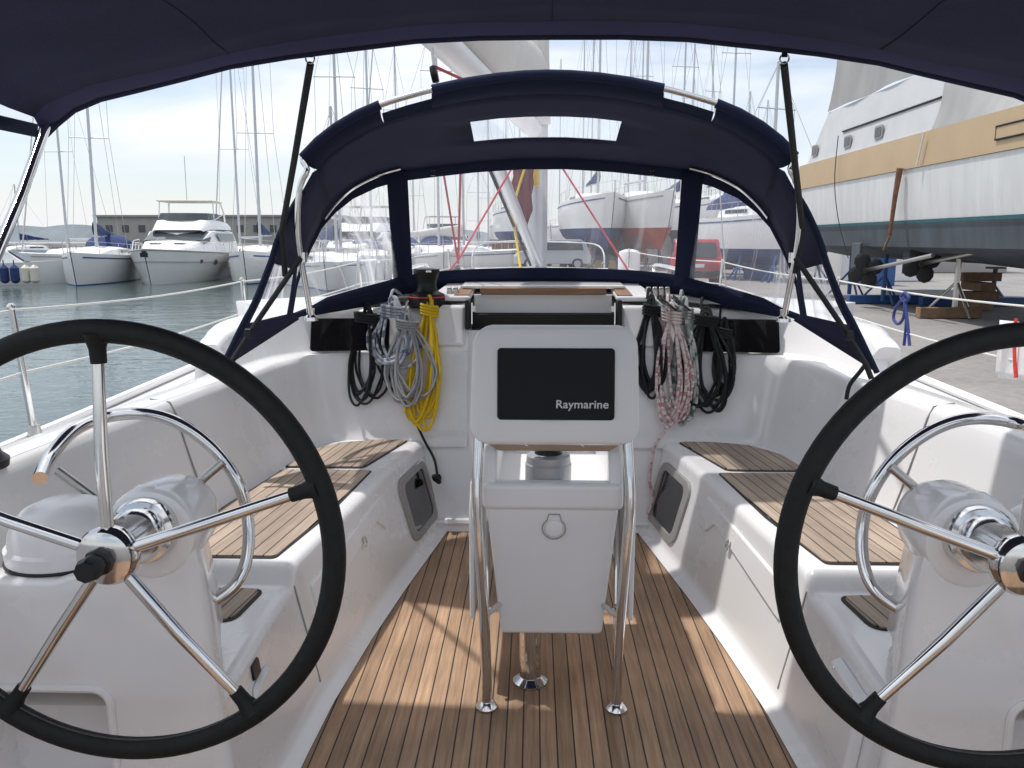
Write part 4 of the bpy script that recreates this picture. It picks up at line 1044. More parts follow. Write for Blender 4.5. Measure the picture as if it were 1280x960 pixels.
# ================================================================ BOATS
def hullrows(L,B,Fb,side,flare=.0,draft=.5,transom=.82,bowp=2.2,z0=0.,parts='top'):
    rows=[]; n=18
    for i in range(n+1):
        s=i/n; y=(s-.5)*L
        b=B/2*(1-max(0,(s-.4)/.6)**bowp) if s>.4 else B/2*(1-(1-transom)*((.4-s)/.4)**2)
        b=max(b,.02); sh=Fb*(1+.28*s*s+.05*(1-s)**2)
        rk=(s**5)
        if parts=='top': pr=[(1,1),(1-flare*.35,.72),(1-flare*.7,.4),(.94-flare,.0)]
        P=[]
        if parts=='top':
            for k,z in pr: P.append(Vector((side*b*k,y+rk*(.55*Fb)*(z-.2)*.8,sh*z+z0)))
        else:
            for k,z in((.94-flare,0),(.8-flare,-.35),(.45,-.75),(0.03,-1)): P.append(Vector((side*b*k,y-rk*.1+rk*(.55*Fb)*(-.2)*.8-(-z)*s*s*.8,draft*z+z0)))
        rows.append(P)
    return rows
def deckrows(L,B,Fb,z0=0,transom=.82,bowp=2.2):
    a=hullrows(L,B,Fb,1,z0=z0,transom=transom,bowp=bowp); b=hullrows(L,B,Fb,-1,z0=z0,transom=transom,bowp=bowp)
    return [[q[0],(p[0]+q[0])/2+Vector((0,0,.06)),p[0]] for p,q in zip(a,b)]
def sailboat(name,label,L=10.5,B=3.3,Fb=1.1,mh=13.,cover='blue',bottom=None,hullm='hullwhite',group=None,hardz=0,boomup=True,canopy=None,lean=0.,furl=False):
    r=empty(name); tag(r,label,'sailing boat',group)
    mb=MB(); 
    for s in(-1,1): mb.grid(hullrows(L,B,Fb,s,z0=hardz))
    tr=[hullrows(L,B,Fb,s,z0=hardz)[0] for s in(-1,1)]
    mb.grid([tr[0],tr[1]])
    hu=mb.build('hull',hullm,r)
    mb=MB()
    for s in(-1,1): mb.grid([[p[0].lerp(p[1],.42)+Vector((s*.012,0,0)),p[0].lerp(p[1],.58)+Vector((s*.012,0,0))] for p in hullrows(L,B,Fb,s,z0=hardz)[:-1]])
    mb.build('cove_stripe','bluepaint' if cover else 'grey',hu)
    if bottom:
        mb=MB()
        for s in(-1,1): mb.grid(hullrows(L,B,Fb,s,z0=hardz,parts='bot',draft=hardz*.5))
        mb.build('keel_bottom',bottom,r)
        MB().prism([(-.12,-.9,hardz-.6),(-.12,.9,hardz-.6),(-.12,.6,hardz-1.9),(-.12,-.8,hardz-1.9)],(.24,0,0)).build('keel',bottom,r,bev=.05)
    else:
        mb=MB()
        for s in(-1,1): mb.grid([[p[3]*1.003+Vector((0,0,-.12)),p[3]*1.004+Vector((0,0,.05))] for p in hullrows(L,B,Fb,s,z0=hardz)])
        mb.build('waterline_stripe','bluepaint',r)
    MB().grid(deckrows(L,B,Fb,hardz)).build('deck','white',r)
    mb=MB(); rows=[]
    for y,w,h in((-.22*L,.36*B,.02),(-.20*L,.36*B,.42),(0,.34*B,.46),(.15*L,.26*B,.36),(.24*L,.12*B,.05)):
        rows.append([Vector((x*w,y,hardz+Fb*1.08+z*h)) for x,z in((-1.05,0),(-.95,.8),(-.6,1),(0,1.1),(.6,1),(.95,.8),(1.05,0))])
    cb=mb.grid(rows).build('cabin','white',r)
    for s in(-1,1): MB().prism([(s*(.36*B)*.99,-.15*L,hardz+Fb*1.08+.15),(s*.35*B*.99,.02*L,hardz+Fb*1.08+.16),(s*.345*B*.985,.02*L,hardz+Fb*1.08+.30),(s*.355*B*.985,-.15*L,hardz+Fb*1.08+.30)],(s*.012,0,0)).build('window','winglass',cb,smooth=False)
    zb=hardz+Fb*1.1
    ms=MB().tube([(0,.06*L,zb),(lean*mh,.06*L-.01*mh,zb+mh)],[.085,.06],8).build('mast','alu',r)
    for f in(.4,.7):
        MB().tube([(-.95+lean*mh*f,.06*L,zb+mh*f),(.95+lean*mh*f,.06*L,zb+mh*f)],.028,6).build('spreader','alu',ms)
    mb=MB()
    for s in(-1,1):
        mb.tube([(s*B*.46,.04*L,zb-.2),(s*.95+lean*mh*.4,.06*L,zb+mh*.4),(s*.9+lean*mh*.7,.06*L,zb+mh*.7),(lean*mh,.06*L,zb+mh*.99)],.012,4)
    mb.tube([(0,.5*L,zb+.1),(lean*mh,.06*L,zb+mh*.97)],.045 if furl else .013,5); mb.tube([(0,-.5*L,zb-.1),(lean*mh,.06*L,zb+mh)],.012,4)
    mb.build('rigging','brushed',r)
    bo=MB().tube([(0,.05*L,zb+1.0),(0,-.32*L,zb+1.05)],.07,8).build('boom','alu',r)
    if cover:
        rows=[]
        for i in range(9):
            t=i/8; y=.055*L+(-.37*L)*t; h=.55*(1-t)**1.3+.14; 
            rows.append([Vector((.15*math.cos(2*math.pi*k/10)*(1-.4*t),y,zb+1.02+h*.5+h*.62*math.sin(2*math.pi*k/10)+.03*math.sin(i*2+k))) for k in range(10)])
        MB().grid(rows,closed=True).build('sail_cover',cover,bo,ang=60)
    mb=MB()
    for s in(-1,1):
        H=hullrows(L,B,Fb,s,z0=hardz); tp_=[]
        for i in range(0,19,3):
            p=H[i][0]*1; p.x*=.96; mb.tube([p,p+Vector((0,0,.6))],.014,4); tp_.append(p+Vector((0,0,.58)))
        mb.tube(tp_,.011,4)
    mb.build('guard_rail','brushed',r)
    if canopy:
        rows=[]
        for y,w,h in((-.33*L,.33*B,.05),(-.30*L,.36*B,.5),(-.22*L,.36*B,.8),(-.16*L,.34*B,.6),(-.12*L,.30*B,.1)):
            rows.append([Vector((w*math.cos(math.pi*k/8),y,hardz+Fb*1.15+.25+h*math.sin(math.pi*k/8)**.6)) for k in range(9)])
        MB().grid(rows).build('sprayhood',canopy,r)
    return r
def place(r,u,v=None,Yd=None,heading=180,z=WZ):
    """stand a boat on the water (or ground) where the photograph shows it; heading 180 = bow towards us"""
    p=at(u,v,Z=z) if v else at(u,300,Y=Yd)
    r.location=(p.x,p.y,z); r.rotation_euler=(0,0,R(heading-0)); return r
# left moorings
a=sailboat('sailing_boat','white sailing boat with blue sail cover, left of the motor yacht',10.5,3.3,1.25,15,'blue',canopy='blue',lean=-.02); place(a,128,351,heading=196)
b=sailboat('sailing_boat','sailing boat with a tall bare mast behind the blue covered one',10.5,3.3,1.1,16.5,None,furl=True); place(b,95,341,heading=178)
c=sailboat('sailing_boat','white sailing boat with bundled blue cover, right of the motor yacht',11,3.5,1.3,16,'blue',lean=-.01); place(c,330,349,heading=190)
d=sailboat('sailing_boat','white sailing boat whose pale mast rises just right of the motor yacht',11,3.4,1.2,17,None,furl=True); place(d,306,340,heading=182)
# motor yacht
my=empty('motor_yacht'); tag(my,'white motor yacht with flybridge moored between two sailing boats on the left','motor yacht')
def motoryacht(r,L=12,B=4.4,Fb=1.55):
    mb=MB()
    for s in(-1,1): mb.grid(hullrows(L,B,Fb,s,flare=.22,bowp=2.6,transom=.92))
    H=[hullrows(L,B,Fb,s,flare=.22,bowp=2.6,transom=.92)[0] for s in(-1,1)]; mb.grid(H); mb.build('hull','hullwhite',r)
    MB().grid(deckrows(L,B,Fb,0,.92,2.6)).build('deck','white',r)
    mb=MB()
    for s in(-1,1):
        P=[p[0]*1 for p in hullrows(L,B,Fb,s,flare=.22,bowp=2.6,transom=.92)]; mb.tube([p+Vector((0,0,.02)) for p in P],.05,6)
        mb.tube([p[1]*1+Vector((s*.02,0,-.1)) for p in hullrows(L,B,Fb,s,flare=.22,bowp=2.6,transom=.92)],.02,5)
    mb.build('rubbing_strake','grey',r)
    z=Fb*1.1
    def loft(st,name,m,par=r):
        rows=[]
        for y,w,z0,z1 in st: rows.append([Vector((x*w,y,z0+(z1-z0)*k)) for x,k in((-1,0),(-.97,.5),(-.88,.93),(-.7,1),(0,1.04),(.7,1),(.88,.93),(.97,.5),(1,0))])
        return MB().grid(rows).build(name,m,par)
    cb=loft([(-4.6,1.75,z,z),(-4.5,1.75,z,z+1.45),(-.5,1.75,z,z+1.5),(.3,1.68,z,z+1.45),(1.9,1.45,z+.05,z+.75),(3.9,.9,z+.1,z+.35),(4.4,.6,z+.1,z+.1)],'cabin','white')
    loft([(.42,1.56,z+.72,z+1.40),(1.84,1.42,z+.60,z+.83)],'windscreen','winglass',cb)
    for s in(-1,1):
        MB().prism([(s*1.76,-3.8,z+.75),(s*1.76,-.2,z+.75),(s*1.66,.1,z+1.25),(s*1.68,-3.8,z+1.25)],(s*.01,0,0)).build('side_window','winglass',cb,smooth=False)
        MB().lathe([(0,-.02),(.16,-.02),(.17,.0),(.14,.02),(0,.02)],(s*(B/2)*.86,1.6,Fb*.74),(s,0.2,-.2),14).build('porthole','winglass',r)
    fb=loft([(-3.9,1.6,z+1.5,z+1.5),(-3.8,1.6,z+1.5,z+2.0),(-1.2,1.5,z+1.5,z+2.2),(-.1,1.35,z+1.48,z+2.1),(.9,1.2,z+1.35,z+1.45)],'flybridge','white')
    fs=MB(); fs.grid([[Vector((x,y,z+2.1)),Vector((x*.95,y-.3,z+2.55))] for x,y in((-1.4,-1.8),(-1.2,-.3),(-.6,.05),(0,.12),(.6,.05),(1.2,-.3),(1.4,-1.8))]); fs.build('flybridge_screen','winglass',fb)
    aw=MB(); aw.box((0,-2.0,z+3.35),(2.7,2.4,.10)); a_=aw.build('awning','cream',fb,bev=.04)
    for s in(-1,1):
        mb=MB(); mb.tube([(s*1.35,-3.62,z+1.9),(s*1.4,-3.2,z+2.6),(s*1.3,-2.9,z+3.35)],.045,6); mb.tube([(s*1.4,-3.2,z+2.6),(s*1.35,-1.0,z+2.1),(s*1.3,-1.2,z+3.35)],.03,6)
        mb.build('awning_frame','white',a_)
    mb=MB(); 
    for s in(-1,1):
        H=hullrows(L,B,Fb,s,flare=.22,bowp=2.6,transom=.92); tp_=[]
        for i in range(9,19,2):
            p=H[i][0]*1; p.x*=.94; mb.tube([p,p+Vector((-s*.1,0,.65))],.016,4); tp_.append(p+Vector((-s*.1,0,.64)))
        mb.tube(tp_,.018,5)
    mb.build('bow_rail','chrome',r)
    MB().tube([(.3,-2.6,z+3.4),(.3,-2.7,z+6.4)],.02,5).build('aerial','brushed',r)
    for yq in(-2.5,-1,3.0):
        for s in(-1,1): MB().lathe([(0,-.02),(.13,-.02),(.14,.0),(.12,.02),(0,.02)],(s*(B/2)*(.90 if yq<2 else .70),yq,Fb*.80),(s,0.15 if yq>2 else 0,-.2),14).build('porthole','winglass',r)
    for s in(-1,1): MB().box((s*.55,2.6,z+.62),(.5,.6,.04)).build('deck_hatch','winglass',r)
    mb=MB(); mb.box((0,6.35,Fb*1.2),(.16,.5,.12)); mb.box((0,6.55,Fb*1.1),(.3,.1,.25)); mb.build('anchor','black',r)
    return r
motoryacht(my); place(my,232,349,heading=188); my.scale=(1.12,1,.86)
# round fenders tied on the motor yacht side
fe0=None
def fender(x,y,z,m,label,r=.16,h=.5,grp='fenders hanging on the left boats'):
    mb=MB(); mb.lathe([(0,-h/2-r*.3),(r*.6,-h/2-r*.1),(r,-h/2+r*.4),(r,h/2-r*.4),(r*.6,h/2+r*.1),(.03,h/2+r*.4),(.02,h/2+r*1.6),(0,h/2+r*1.6)],(0,0,0),(0,0,1),12)
    o=mb.build('fender',m); o.location=(x,y,z); tag(o,label,'fender',grp); return o
bpy.context.view_layer.update()
for k,lb in enumerate(('cream ball fender nearest the motor yacht bow','cream ball fender in the middle of the motor yacht side','cream ball fender nearest the motor yacht stern')):
    p=my.matrix_world@Vector((-2.46,.6-.85*k,.95+.25*(k%2))); fender(p.x,p.y,p.z,'cream',lb,.27,.5)
# tender at far left
td=empty('tender'); tag(td,'white open motorboat at the far left with fenders along its side','motorboat')
mb=MB()
for s in(-1,1): mb.grid(hullrows(6.5,2.4,.95,s,flare=.15))
H=[hullrows(6.5,2.4,.95,s,flare=.15)[0] for s in(-1,1)]; mb.grid(H); mb.build('hull','hullwhite',td)
MB().grid(deckrows(6.5,2.4,.9)).build('deck','white',td)
MB().prism([(-.6,-.4,.95),(-.6,1.6,.95),(-.6,.6,1.7),(-.6,-.3,1.75)],(1.2,0,0)).build('cuddy','white',td,bev=.08)
MB().prism([(-.5,.72,1.66),(.5,.72,1.66),(.5,1.5,1.1),(-.5,1.5,1.1)],(0,.02,.02)).build('windscreen','winglass',td)
MB().box((0,-3.1,1.0),(.4,.35,.9)).build('outboard','grey',td,bev=.05)
place(td,-12,347,heading=285); td.location=(at(-8,300,Y=39.5).x,39.5,WZ)
for u,m,lb in((6,'blue','blue fender leftmost on the motorboat at the far left'),(19,'blue','second blue fender on the motorboat at the far left'),(33,'cream','pale fender right of the two blue ones'),(44,'cream','pale fender rightmost on the far left motorboat')):
    p=at(u,347,Y=37.5); fender(p.x,p.y,p.z+.15,m,lb,.2,.75)
# more boats further off behind the left ones
far=sailboat('sailing_boat','small distant sailing boat',9.5,3.1,1.05,12,'blue',group='distant sailing boats in the marina')
far2=sailboat('sailing_boat','small distant sailing boat',9.5,3.1,1.1,14,None,group='distant sailing boats in the marina',canopy='blue')
FAR=[(30,88,160,0),(500,62,180,1),
     (463,48,200,1),(520,72,170,1),(548,50,190,1),(598,66,185,0),(612,80,170,1),(415,38,215,0)]
for i,(u,yd,hd,kk) in enumerate(FAR):
    o=(far,far2)[kk] if i in(0,1) else copy_tree((far,far2)[kk])
    p=at(u,300,Y=yd); o.location=(p.x,p.y,WZ); o.rotation_euler=(0,0,R(hd)); sc_=.85+.3*((i*37)%10)/10; o.scale=(1,1,sc_ if kk else 1)
    if u<450:
        for ch in o.children:
            if ch.name.startswith(('mast','rigging')): ch.scale=(1,1,.62)
    o['label']='distant sailing boat '+['with a blue sail cover','with a blue sprayhood and bare boom'][kk]+(' left of the dodger' if u<350 else ' seen through the dodger')
# second motor yacht seen through the port screen
m2=copy_tree(my); m2.location=(at(450,300,Y=52).x,52,WZ); m2.rotation_euler=(0,0,R(176)); m2['label']='white flybridge motor yacht seen through the left side pane of the dodger'
m3=copy_tree(my); m3.location=(at(560,300,Y=75).x,75,WZ); m3.rotation_euler=(0,0,R(200)); m3['label']='distant white motor yacht seen through the centre of the windscreen'
sb1=sailboat('sailing_boat','white sailing boat lying close ahead seen through the left side pane',9,3,1.0,12,None); place(sb1,430,357,heading=184)
sb2=sailboat('sailing_boat','sailing boat with thick grey mast and white furled sail on a long boom ahead',12,3.9,1.3,19,'sailcloth'); sb2.location=(at(566,300,Y=52).x,52,WZ); sb2.rotation_euler=(0,0,R(-78))
# boats on the hard ahead
def stands(r,L,hz,B=1.35):
    mb=MB()
    for s in(-1,1):
        for y in(-.28*L,.0,.26*L):
            mb.tube([(s*B,y,0),(s*(B-.35),y,hz-.25)],.05,6); mb.tube([(s*B,y-.4,0),(s*(B-.25),y,hz-.6)],.035,6); mb.tube([(s*B,y+.4,0),(s*(B-.25),y,hz-.6)],.035,6)
    mb.build('cradle','bluepaint',r)
HARD=[('white yacht hull ashore with blue bottom, its bow pointing right',744,48,187,9,3.8,1.45,'bluehull','blue',13.5),
      ('white yacht ashore with a rusty red bottom paint behind the blue bottomed one',800,47,192,9,3.2,1.5,'redhull',None,15),
      ('white yacht ashore right of the red bottomed hull',845,57,192,10,3.6,1.5,'greyhull','blue',13),
      ('white yacht ashore behind the red car',905,52,190,9.5,3.5,1.6,'bluehull','blue',12.5),
      ('pale yacht ashore with blue cover left of the mast',648,64,190,10,3.4,1.5,'bluehull','blue',12)]
for lb,u,yd,hd,L,B,Fb,bt,cv,mh in HARD:
    o=sailboat('stored_yacht',lb,L,B,Fb,mh,cv,bottom=bt,hardz=2.3,group='yachts stored ashore on cradles'); stands(o,L,2.1)
    p=at(u,300,Y=yd); o.location=(p.x,p.y,GZ); o.rotation_euler=(0,0,R(hd))
HB_=[(632,70,2,13.5),(725,64,1,14.5),(739,72,2,16),(780,68,0,15),(796,60,2,14),(803,80,1,13.0),(860,58,0,12.0),(879,66,1,14),(948,62,2,9.5),(925,55,0,9),(700,85,1,16),(905,75,1,11)]
proto=[]
for k,(bt,cv) in enumerate((('bluehull',None),('redhull','blue'),('greyhull',None))):
    o=sailboat('stored_yacht','x',10,3.4,1.4,14,cv,bottom=bt,hardz=1.7,group='far yachts stored ashore'); stands(o,10,1.7); proto.append(o)
usedk=set()
for i,(u,yd,k,mh) in enumerate(HB_):
    if k in usedk: o=copy_tree(proto[k])
    else: o=proto[k]; usedk.add(k)
    yd=yd*1.25; mh=mh*1.22; p=at(u,300,Y=yd); o.location=(p.x,p.y,GZ); o.rotation_euler=(0,0,R([188,196,165,204][i%4])); o.scale=(1,1,1)
    o['label']='far yacht ashore with '+['blue bottom and bare boom','red bottom and blue sail cover','grey bottom and bare boom'][k]
    for ch in o.children:
        if ch.name.startswith('mast') or ch.name.startswith('rigging'): ch.scale=(1,1,mh/14.)
# red car
car=empty('parked_car'); tag(car,'red estate car parked in the boatyard, seen through the right side pane','car')
def makecar(r,paint='redpaint'):
    prof=[(-2.1,.35),(-2.15,.75),(-2.05,1.0),(-1.85,1.45),(-1.6,1.68),(.2,1.70),(.9,1.15),(1.9,1.0),(2.15,.75),(2.15,.35)]
    rows=[]
    for x,kz in((-.86,.0),(-.90,.0),(-.78,1),(.78,1),(.90,0),(.86,0)):
        pass
    def sec(x,nar): return [Vector((x*(1 if z<1.02 else nar),y,z)) for y,z in prof]
    mb=MB(); mb.grid([sec(-.88,.84),sec(-.80,.80),sec(0,1),sec(.80,.80),sec(.88,.84)]); 
    for s in(-1,1): mb.add(sec(s*.88,.84),[tuple(range(10))])
    body=mb.build('body',paint,r,bev=.04)
    MB().prism([(-.70,-2.03,1.06),(.70,-2.03,1.06),(.62,-1.80,1.56),(-.62,-1.80,1.56)],(0,-.03,.01)).build('rear_window','winglass',body)
    for s in(-1,1):
        MB().prism([(s*.80,-1.7,1.08),(s*.80,.75,1.1),(s*.745,.25,1.58),(s*.745,-1.6,1.58)],(s*.02,0,0)).build('side_window','winglass',body,smooth=False)
        MB().box((s*.74,-2.13,.92),(.18,.06,.28)).build('tail_light','redplastic',body,bev=.02)
        for y in(-1.35,1.35):
            w=MB().lathe([(0,-.1),(.3,-.1),(.33,-.06),(.33,.08),(.3,.1),(0,.1)],(s*.80,y,.33),(1,0,0),20).build('wheel','tyre',r)
            MB().lathe([(0,.1),(.2,.105),(.19,.115),(0,.12)],(s*.80,y,.33),(s,0,0),14).build('rim','silver',w)
    MB().box((0,-2.16,.78),(.5,.02,.12)).build('number_plate','white',body)
    MB().box((0,-2.16,.5),(1.7,.1,.2)).build('bumper','black',body,bev=.03)
makecar(car); p=at(868,300,Y=30); car.location=(p.x,30,GZ); car.rotation_euler=(0,0,R(-8))
M['greycar']=mat('dark_grey_car_paint',(.05,.055,.06),.3,noise=.1,nscale=2,coat=.5)
M['silvercar']=mat('silver_car_paint',(.40,.42,.44),.35,.3,noise=.05,nscale=2,coat=.5)
M['bluecar']=mat('blue_car_paint',(.03,.06,.16),.3,noise=.1,nscale=2,coat=.5)
for u,yd,hd,pt,lb in((832,60,80,'greycar','dark grey car parked beyond the white tank'),(690,46,95,'silvercar','silver car parked beyond the mast foot'),(765,50,85,'bluecar','dark blue car parked under the red bottomed yacht'),(905,40,70,'greycar','dark grey car parked behind the red car'),(948,46,60,'redpaint','small red car parked furthest right behind the dodger')):
    c2=empty('parked_car'); tag(c2,lb,'car'); makecar(c2,pt); q=at(u,300,Y=yd); c2.location=(q.x,yd,GZ); c2.rotation_euler=(0,0,R(hd))
for u,yd,w_,h_,m_,lb in((728,56,2.6,1.3,'bluepaint','blue steel container under the blue bottomed yacht'),(828,56,6,2.6,'concrete','grey portable cabin behind the stored yachts'),(640,62,3,1.4,'rust','rusty skip on the quay left of the mast'),(668,52,2.2,1.2,'wood','stack of timber left of the blue container'),(880,66,7,2.8,'bluecar','dark shipping container at the back of the boatyard')):
    r=empty('yard_container'); tag(r,lb,'container'); q=at(u,300,Y=yd); r.location=(q.x,yd,GZ+.004)
    MB().box((0,0,h_/2+.05),(w_,1.8,h_)).build('body',m_,r,bev=.03); MB().box((0,0,h_+.08),(w_+.1,1.9,.07)).build('lid','grey',r,bev=.01)
    for k in range(int(w_/.5)): MB().box((-w_/2+.25+k*.5,-.91,h_/2+.05),(.06,.03,h_*.9)).build('rib','grey',r)
# boat with blue cover right of the car
o=sailboat('stored_yacht','low white boat ashore right of the red car, seen through creased vinyl',8,2.8,1.2,6,'blue',bottom='bluehull',hardz=1.3,group='yachts stored ashore on cradles',canopy='blue'); stands(o,8,1.3); p=at(952,300,Y=34); o.location=(p.x,34,GZ); o.rotation_euler=(0,0,R(205))
# yellow kerb blocks and white water tank
def yb_():
    mb=MB(); mb.add([Vector(q) for q in((-.24,-.2,0),(.24,-.2,0),(.24,.2,0),(-.24,.2,0),(-.15,-.12,.5),(.15,-.12,.5),(.15,.12,.5),(-.15,.12,.5))],[(3,2,1,0),(4,5,6,7),(0,1,5,4),(1,2,6,5),(2,3,7,6),(3,0,4,7)])
    return mb
y0=yb_().build('yellow_block','yellow',bev=.03)
for i,u in enumerate((704,718,731,748,766)):
    o=y0 if i==0 else y0.copy()
    if i: col.objects.link(o)
    p=at(u,300,Y=47); o.location=(p.x,47,GZ); tag(o,'yellow plastic block in a row along the quay beyond the windscreen','block','yellow blocks on the quay edge')
tk=MB().lathe([(.42,0),(.45,.1),(.45,1.05),(.40,1.2),(.15,1.28),(0,1.28)],(0,0,0),(0,0,1),20).build('water_tank','white'); p=at(787,300,Y=33); tk.location=(p.x,33,GZ); tag(tk,'white plastic tank standing on the quay beyond the windscreen','tank')
pal=MB()
for i in range(6): pal.box((0,i*.2,.1+.0),(1.2,.12,.05))
pal.box((0,.5,.55),(1.1,1.0,.8)); pal=pal.build('crate','bluepaint',bev=.01); p=at(700,300,Y=56); pal.location=(p.x,56,GZ); tag(pal,'blue crate on the quay under the stored yachts','crate')
# ================================================================ BIG MOTOR YACHT ON STANDS (starboard)
big=empty('large_motor_yacht',(8,14,GZ)); tag(big,'large white motor yacht with tan band and grey bottom standing ashore on the right','motor yacht')
def bg(x,y,z): return Vector((x-8,y-14,z-GZ))
yy=[24.8,22.5,20,18,16,14,12,10,8,6,4,2,0.5]
def bx(y): return 7.9+.0*(y) if y>6 else 7.9+(6-y)**1.7*.12
def ring(zlist,offs): 
    return [[bg(bx(y)+o,y,z) for z,o in zip(zlist,offs)] for y in yy]
MB().grid(ring([1.86,2.2,2.6,2.93],[.10,.05,.02,.0])).build('hull','bighull',big)
MB().grid(ring([2.935,3.3,3.62],[-.03,-.03,-.02])).build('tan_band','tan',big)
MB().grid(ring([1.80,1.87],[.09,.08])).build('boot_stripe','tealpaint',big)
rb_=[]
for y in yy: rb_.append([bg(bx(y)+.11,y,1.81),bg(bx(y)+.2,y,1.30),bg(bx(y)+.5,y,1.20),bg(bx(y)+1.6,y,.98 if y>16 else .9-.35*(16-y)/10),bg(10.6,y,.9 if y>16 else .85-.75*(16-y)/10),bg(13,y,1.2),bg(13.3,y,1.8),bg(13.3,y,2.9)])
MB().grid(rb_).build('bottom','greyhull',big,ang=30)
MB().grid([[bg(7.9+a,24.8,z) for a in(0,2.7,5.4)] for z in(1.2,1.86,2.9,3.62)]).build('transom','hullwhite',big)
MB().prism([bg(8.0,24.8,3.60),bg(13,24.8,3.60),bg(13,0.5,3.60),bg(8.0,0.5,3.60)],(0,0,.03)).build('deck','white',big)
MB().box(bg(7.865,11.2,3.25),(.03,6.4,.22)).build('rubbing_panel','tan',big)
MB().tube([bg(7.85,y,z) for y,z in((14.4,3.14),(14.4,3.36),(8,3.36),(8,3.14))],.018,5,closed=True).build('panel_trim','caulk',big)
sup=[bg(8.05,24.7,3.62),bg(8.05,16.9,3.62),bg(8.25,16.9,4.98),bg(8.25,23.7,4.98)]
cb=MB().prism(sup,(4.6,0,0)).build('superstructure','whiteshade',big,smooth=False)
MB().tube([bg(8.12,22.2,4.28),bg(8.13,17.0,4.28)],.022,5).build('trim_line','black',cb)
for u,v in((1018,188),(1059,177),(1098,165)):
    q=at(u,v,X=8.05); f=MB(); c=bg(8.075,q.y,q.z)
    fr=MB().prism([c+Vector((0,a,b)) for a,b in rrect(.44,.30,.05,3)],(-.03,0,0)).build('window','grey',cb)
    MB().prism([c+Vector((-.034,a,b)) for a,b in rrect(.33,.21,.04,3)],(-.004,0,0)).build('pane','winglass',fr)
# tarpaulins
def cloth(P,Q,n,amp,name):
    rows=[]
    for i in range(n+1):
        t=i/n; rows.append([p.lerp(q,t)+Vector((amp*math.sin(j*1.3+i*.7),0,amp*.6*math.sin(j*.9+t*4))) for j,(p,q) in enumerate(zip(P,Q))])
    return MB().grid(rows).build(name,'tarp',big,ang=80)
ny=14
top_=[bg(8.35,23.45-k*(6.2/ny),6.75+.06*math.sin(k)) for k in range(ny+1)]; low=[bg(8.22,23.7-k*(6.7/ny),5.0) for k in range(ny+1)]
cloth(low,top_,6,.03,'flybridge_cover')
top2=[bg(8.25+.1*k,16.92-k*.72,4.98-.10*k+.05*math.sin(k*1.4)) for k in range(ny+1)]; low2=[bg(7.93,16.92-k*1.0,3.66+.03*math.sin(k*1.3)) for k in range(ny+1)]
low2=[bg(7.93,16.92-k*.72,3.60) for k in range(ny+1)]
cloth(low2,top2,8,.045,'foredeck_cover')
top3=[p+Vector((2.5,0,.6)) for p in top2]; cloth(top2,top3,3,.03,'foredeck_cover')
# hanging line and rusty tie
MB().tube(cr([bg(7.8,21.6,4.1),bg(7.75,21.5,3.0),bg(7.8,21.2,2.0),bg(7.9,20.6,1.0)],6),.012,5).build('hanging_line','rope_black',big)
MB().tube([bg(7.80,16.9,3.6),bg(7.80,17.1,2.95)],.02,5).build('tie_rope','rope_white',big)
tt=[at(1125,210,X=7.78),at(1119,245,X=7.78),at(1112,295,X=7.78)]
MB().tube([q-Vector((8,14,GZ)) for q in tt],[.07,.055,.04],8).build('rusty_strop','rust',big)
MB().tube([q-Vector((8,14,GZ)) for q in(at(1112,295,X=7.8),at(1105,312,X=8.0))],.03,6).build('lower_rope','wood',big)
# propellers, shafts, rudders
for u,v,yd in((1082,338,19.5),(1152,330,18.0)):
    q=at(u,v,Y=yd); c=q-Vector((8,14,GZ))
    mb=MB()
    for k in range(4):
        a=math.pi/2*k+.4; mb.ball(c+Vector((.24*math.cos(a),0,.24*math.sin(a))),.2,10,(1,.18,1))
    mb.ball(c,.1,8); pp=mb.build('propeller','blackhull',big)
    MB().tube([c,c+Vector((0,-3.2,.42))],.045,8).build('shaft','brushed',pp)
    MB().box(c+Vector((0,.6,.2)),(.08,.5,.9)).build('rudder','greyhull',pp,bev=.02)
# stands
def stand(u,v,h,label,m='bluepaint',tripod=False):
    q=at(u,v,Z=GZ); r=empty('boat_stand',(q.x,q.y,GZ)); tag(r,label,'boat stand','stands under the large motor yacht')
    MB().tube([(0,0,.1),(0,0,h)],.06,8).build('post',m,r)
    MB().tube([(0,0,h*.55),(0,0,h)],.035,8).build('screw_jack','rust',r)
    MB().box((0,0,h+.02),(.35,.35,.05)).build('pad','wood',r)
    for a in(30,150,270):
        MB().tube([(0,0,h*.55),(.62*math.cos(R(a)),.62*math.sin(R(a)),.03)],.028,6).build('leg',m,r)
    return r
stand(1103,381,1.40,'blue steel boat stand left of the propellers')
stand(1192,397,1.42,'grey and rusty tripod boat stand on a timber baulk, nearest the camera','brushed')
stand(1061,372,1.45,'blue steel boat stand furthest left beneath the stern')
stand(1240,378,.9,'small blue boat stand at the right under the keel')
for u,v,w,m,lb in((1105,380,1.9,'bluepaint','long blue steel beam lying below the stern'),(1185,398,1.3,'wood','short weathered timber baulk under the tripod stand'),(1215,383,2.6,'bluepaint','blue steel beam lying behind the tripod stand'),(1150,372,2.2,'hullwhite','pale beam lying further back under the hull')):
    q=at(u,v,Z=GZ); o=MB().box((0,0,.12),(w,.22,.22)).build('support_beam',m,bev=.015); o.location=(q.x,q.y,GZ+.004); tag(o,lb,'beam','beams lying under the large motor yacht')
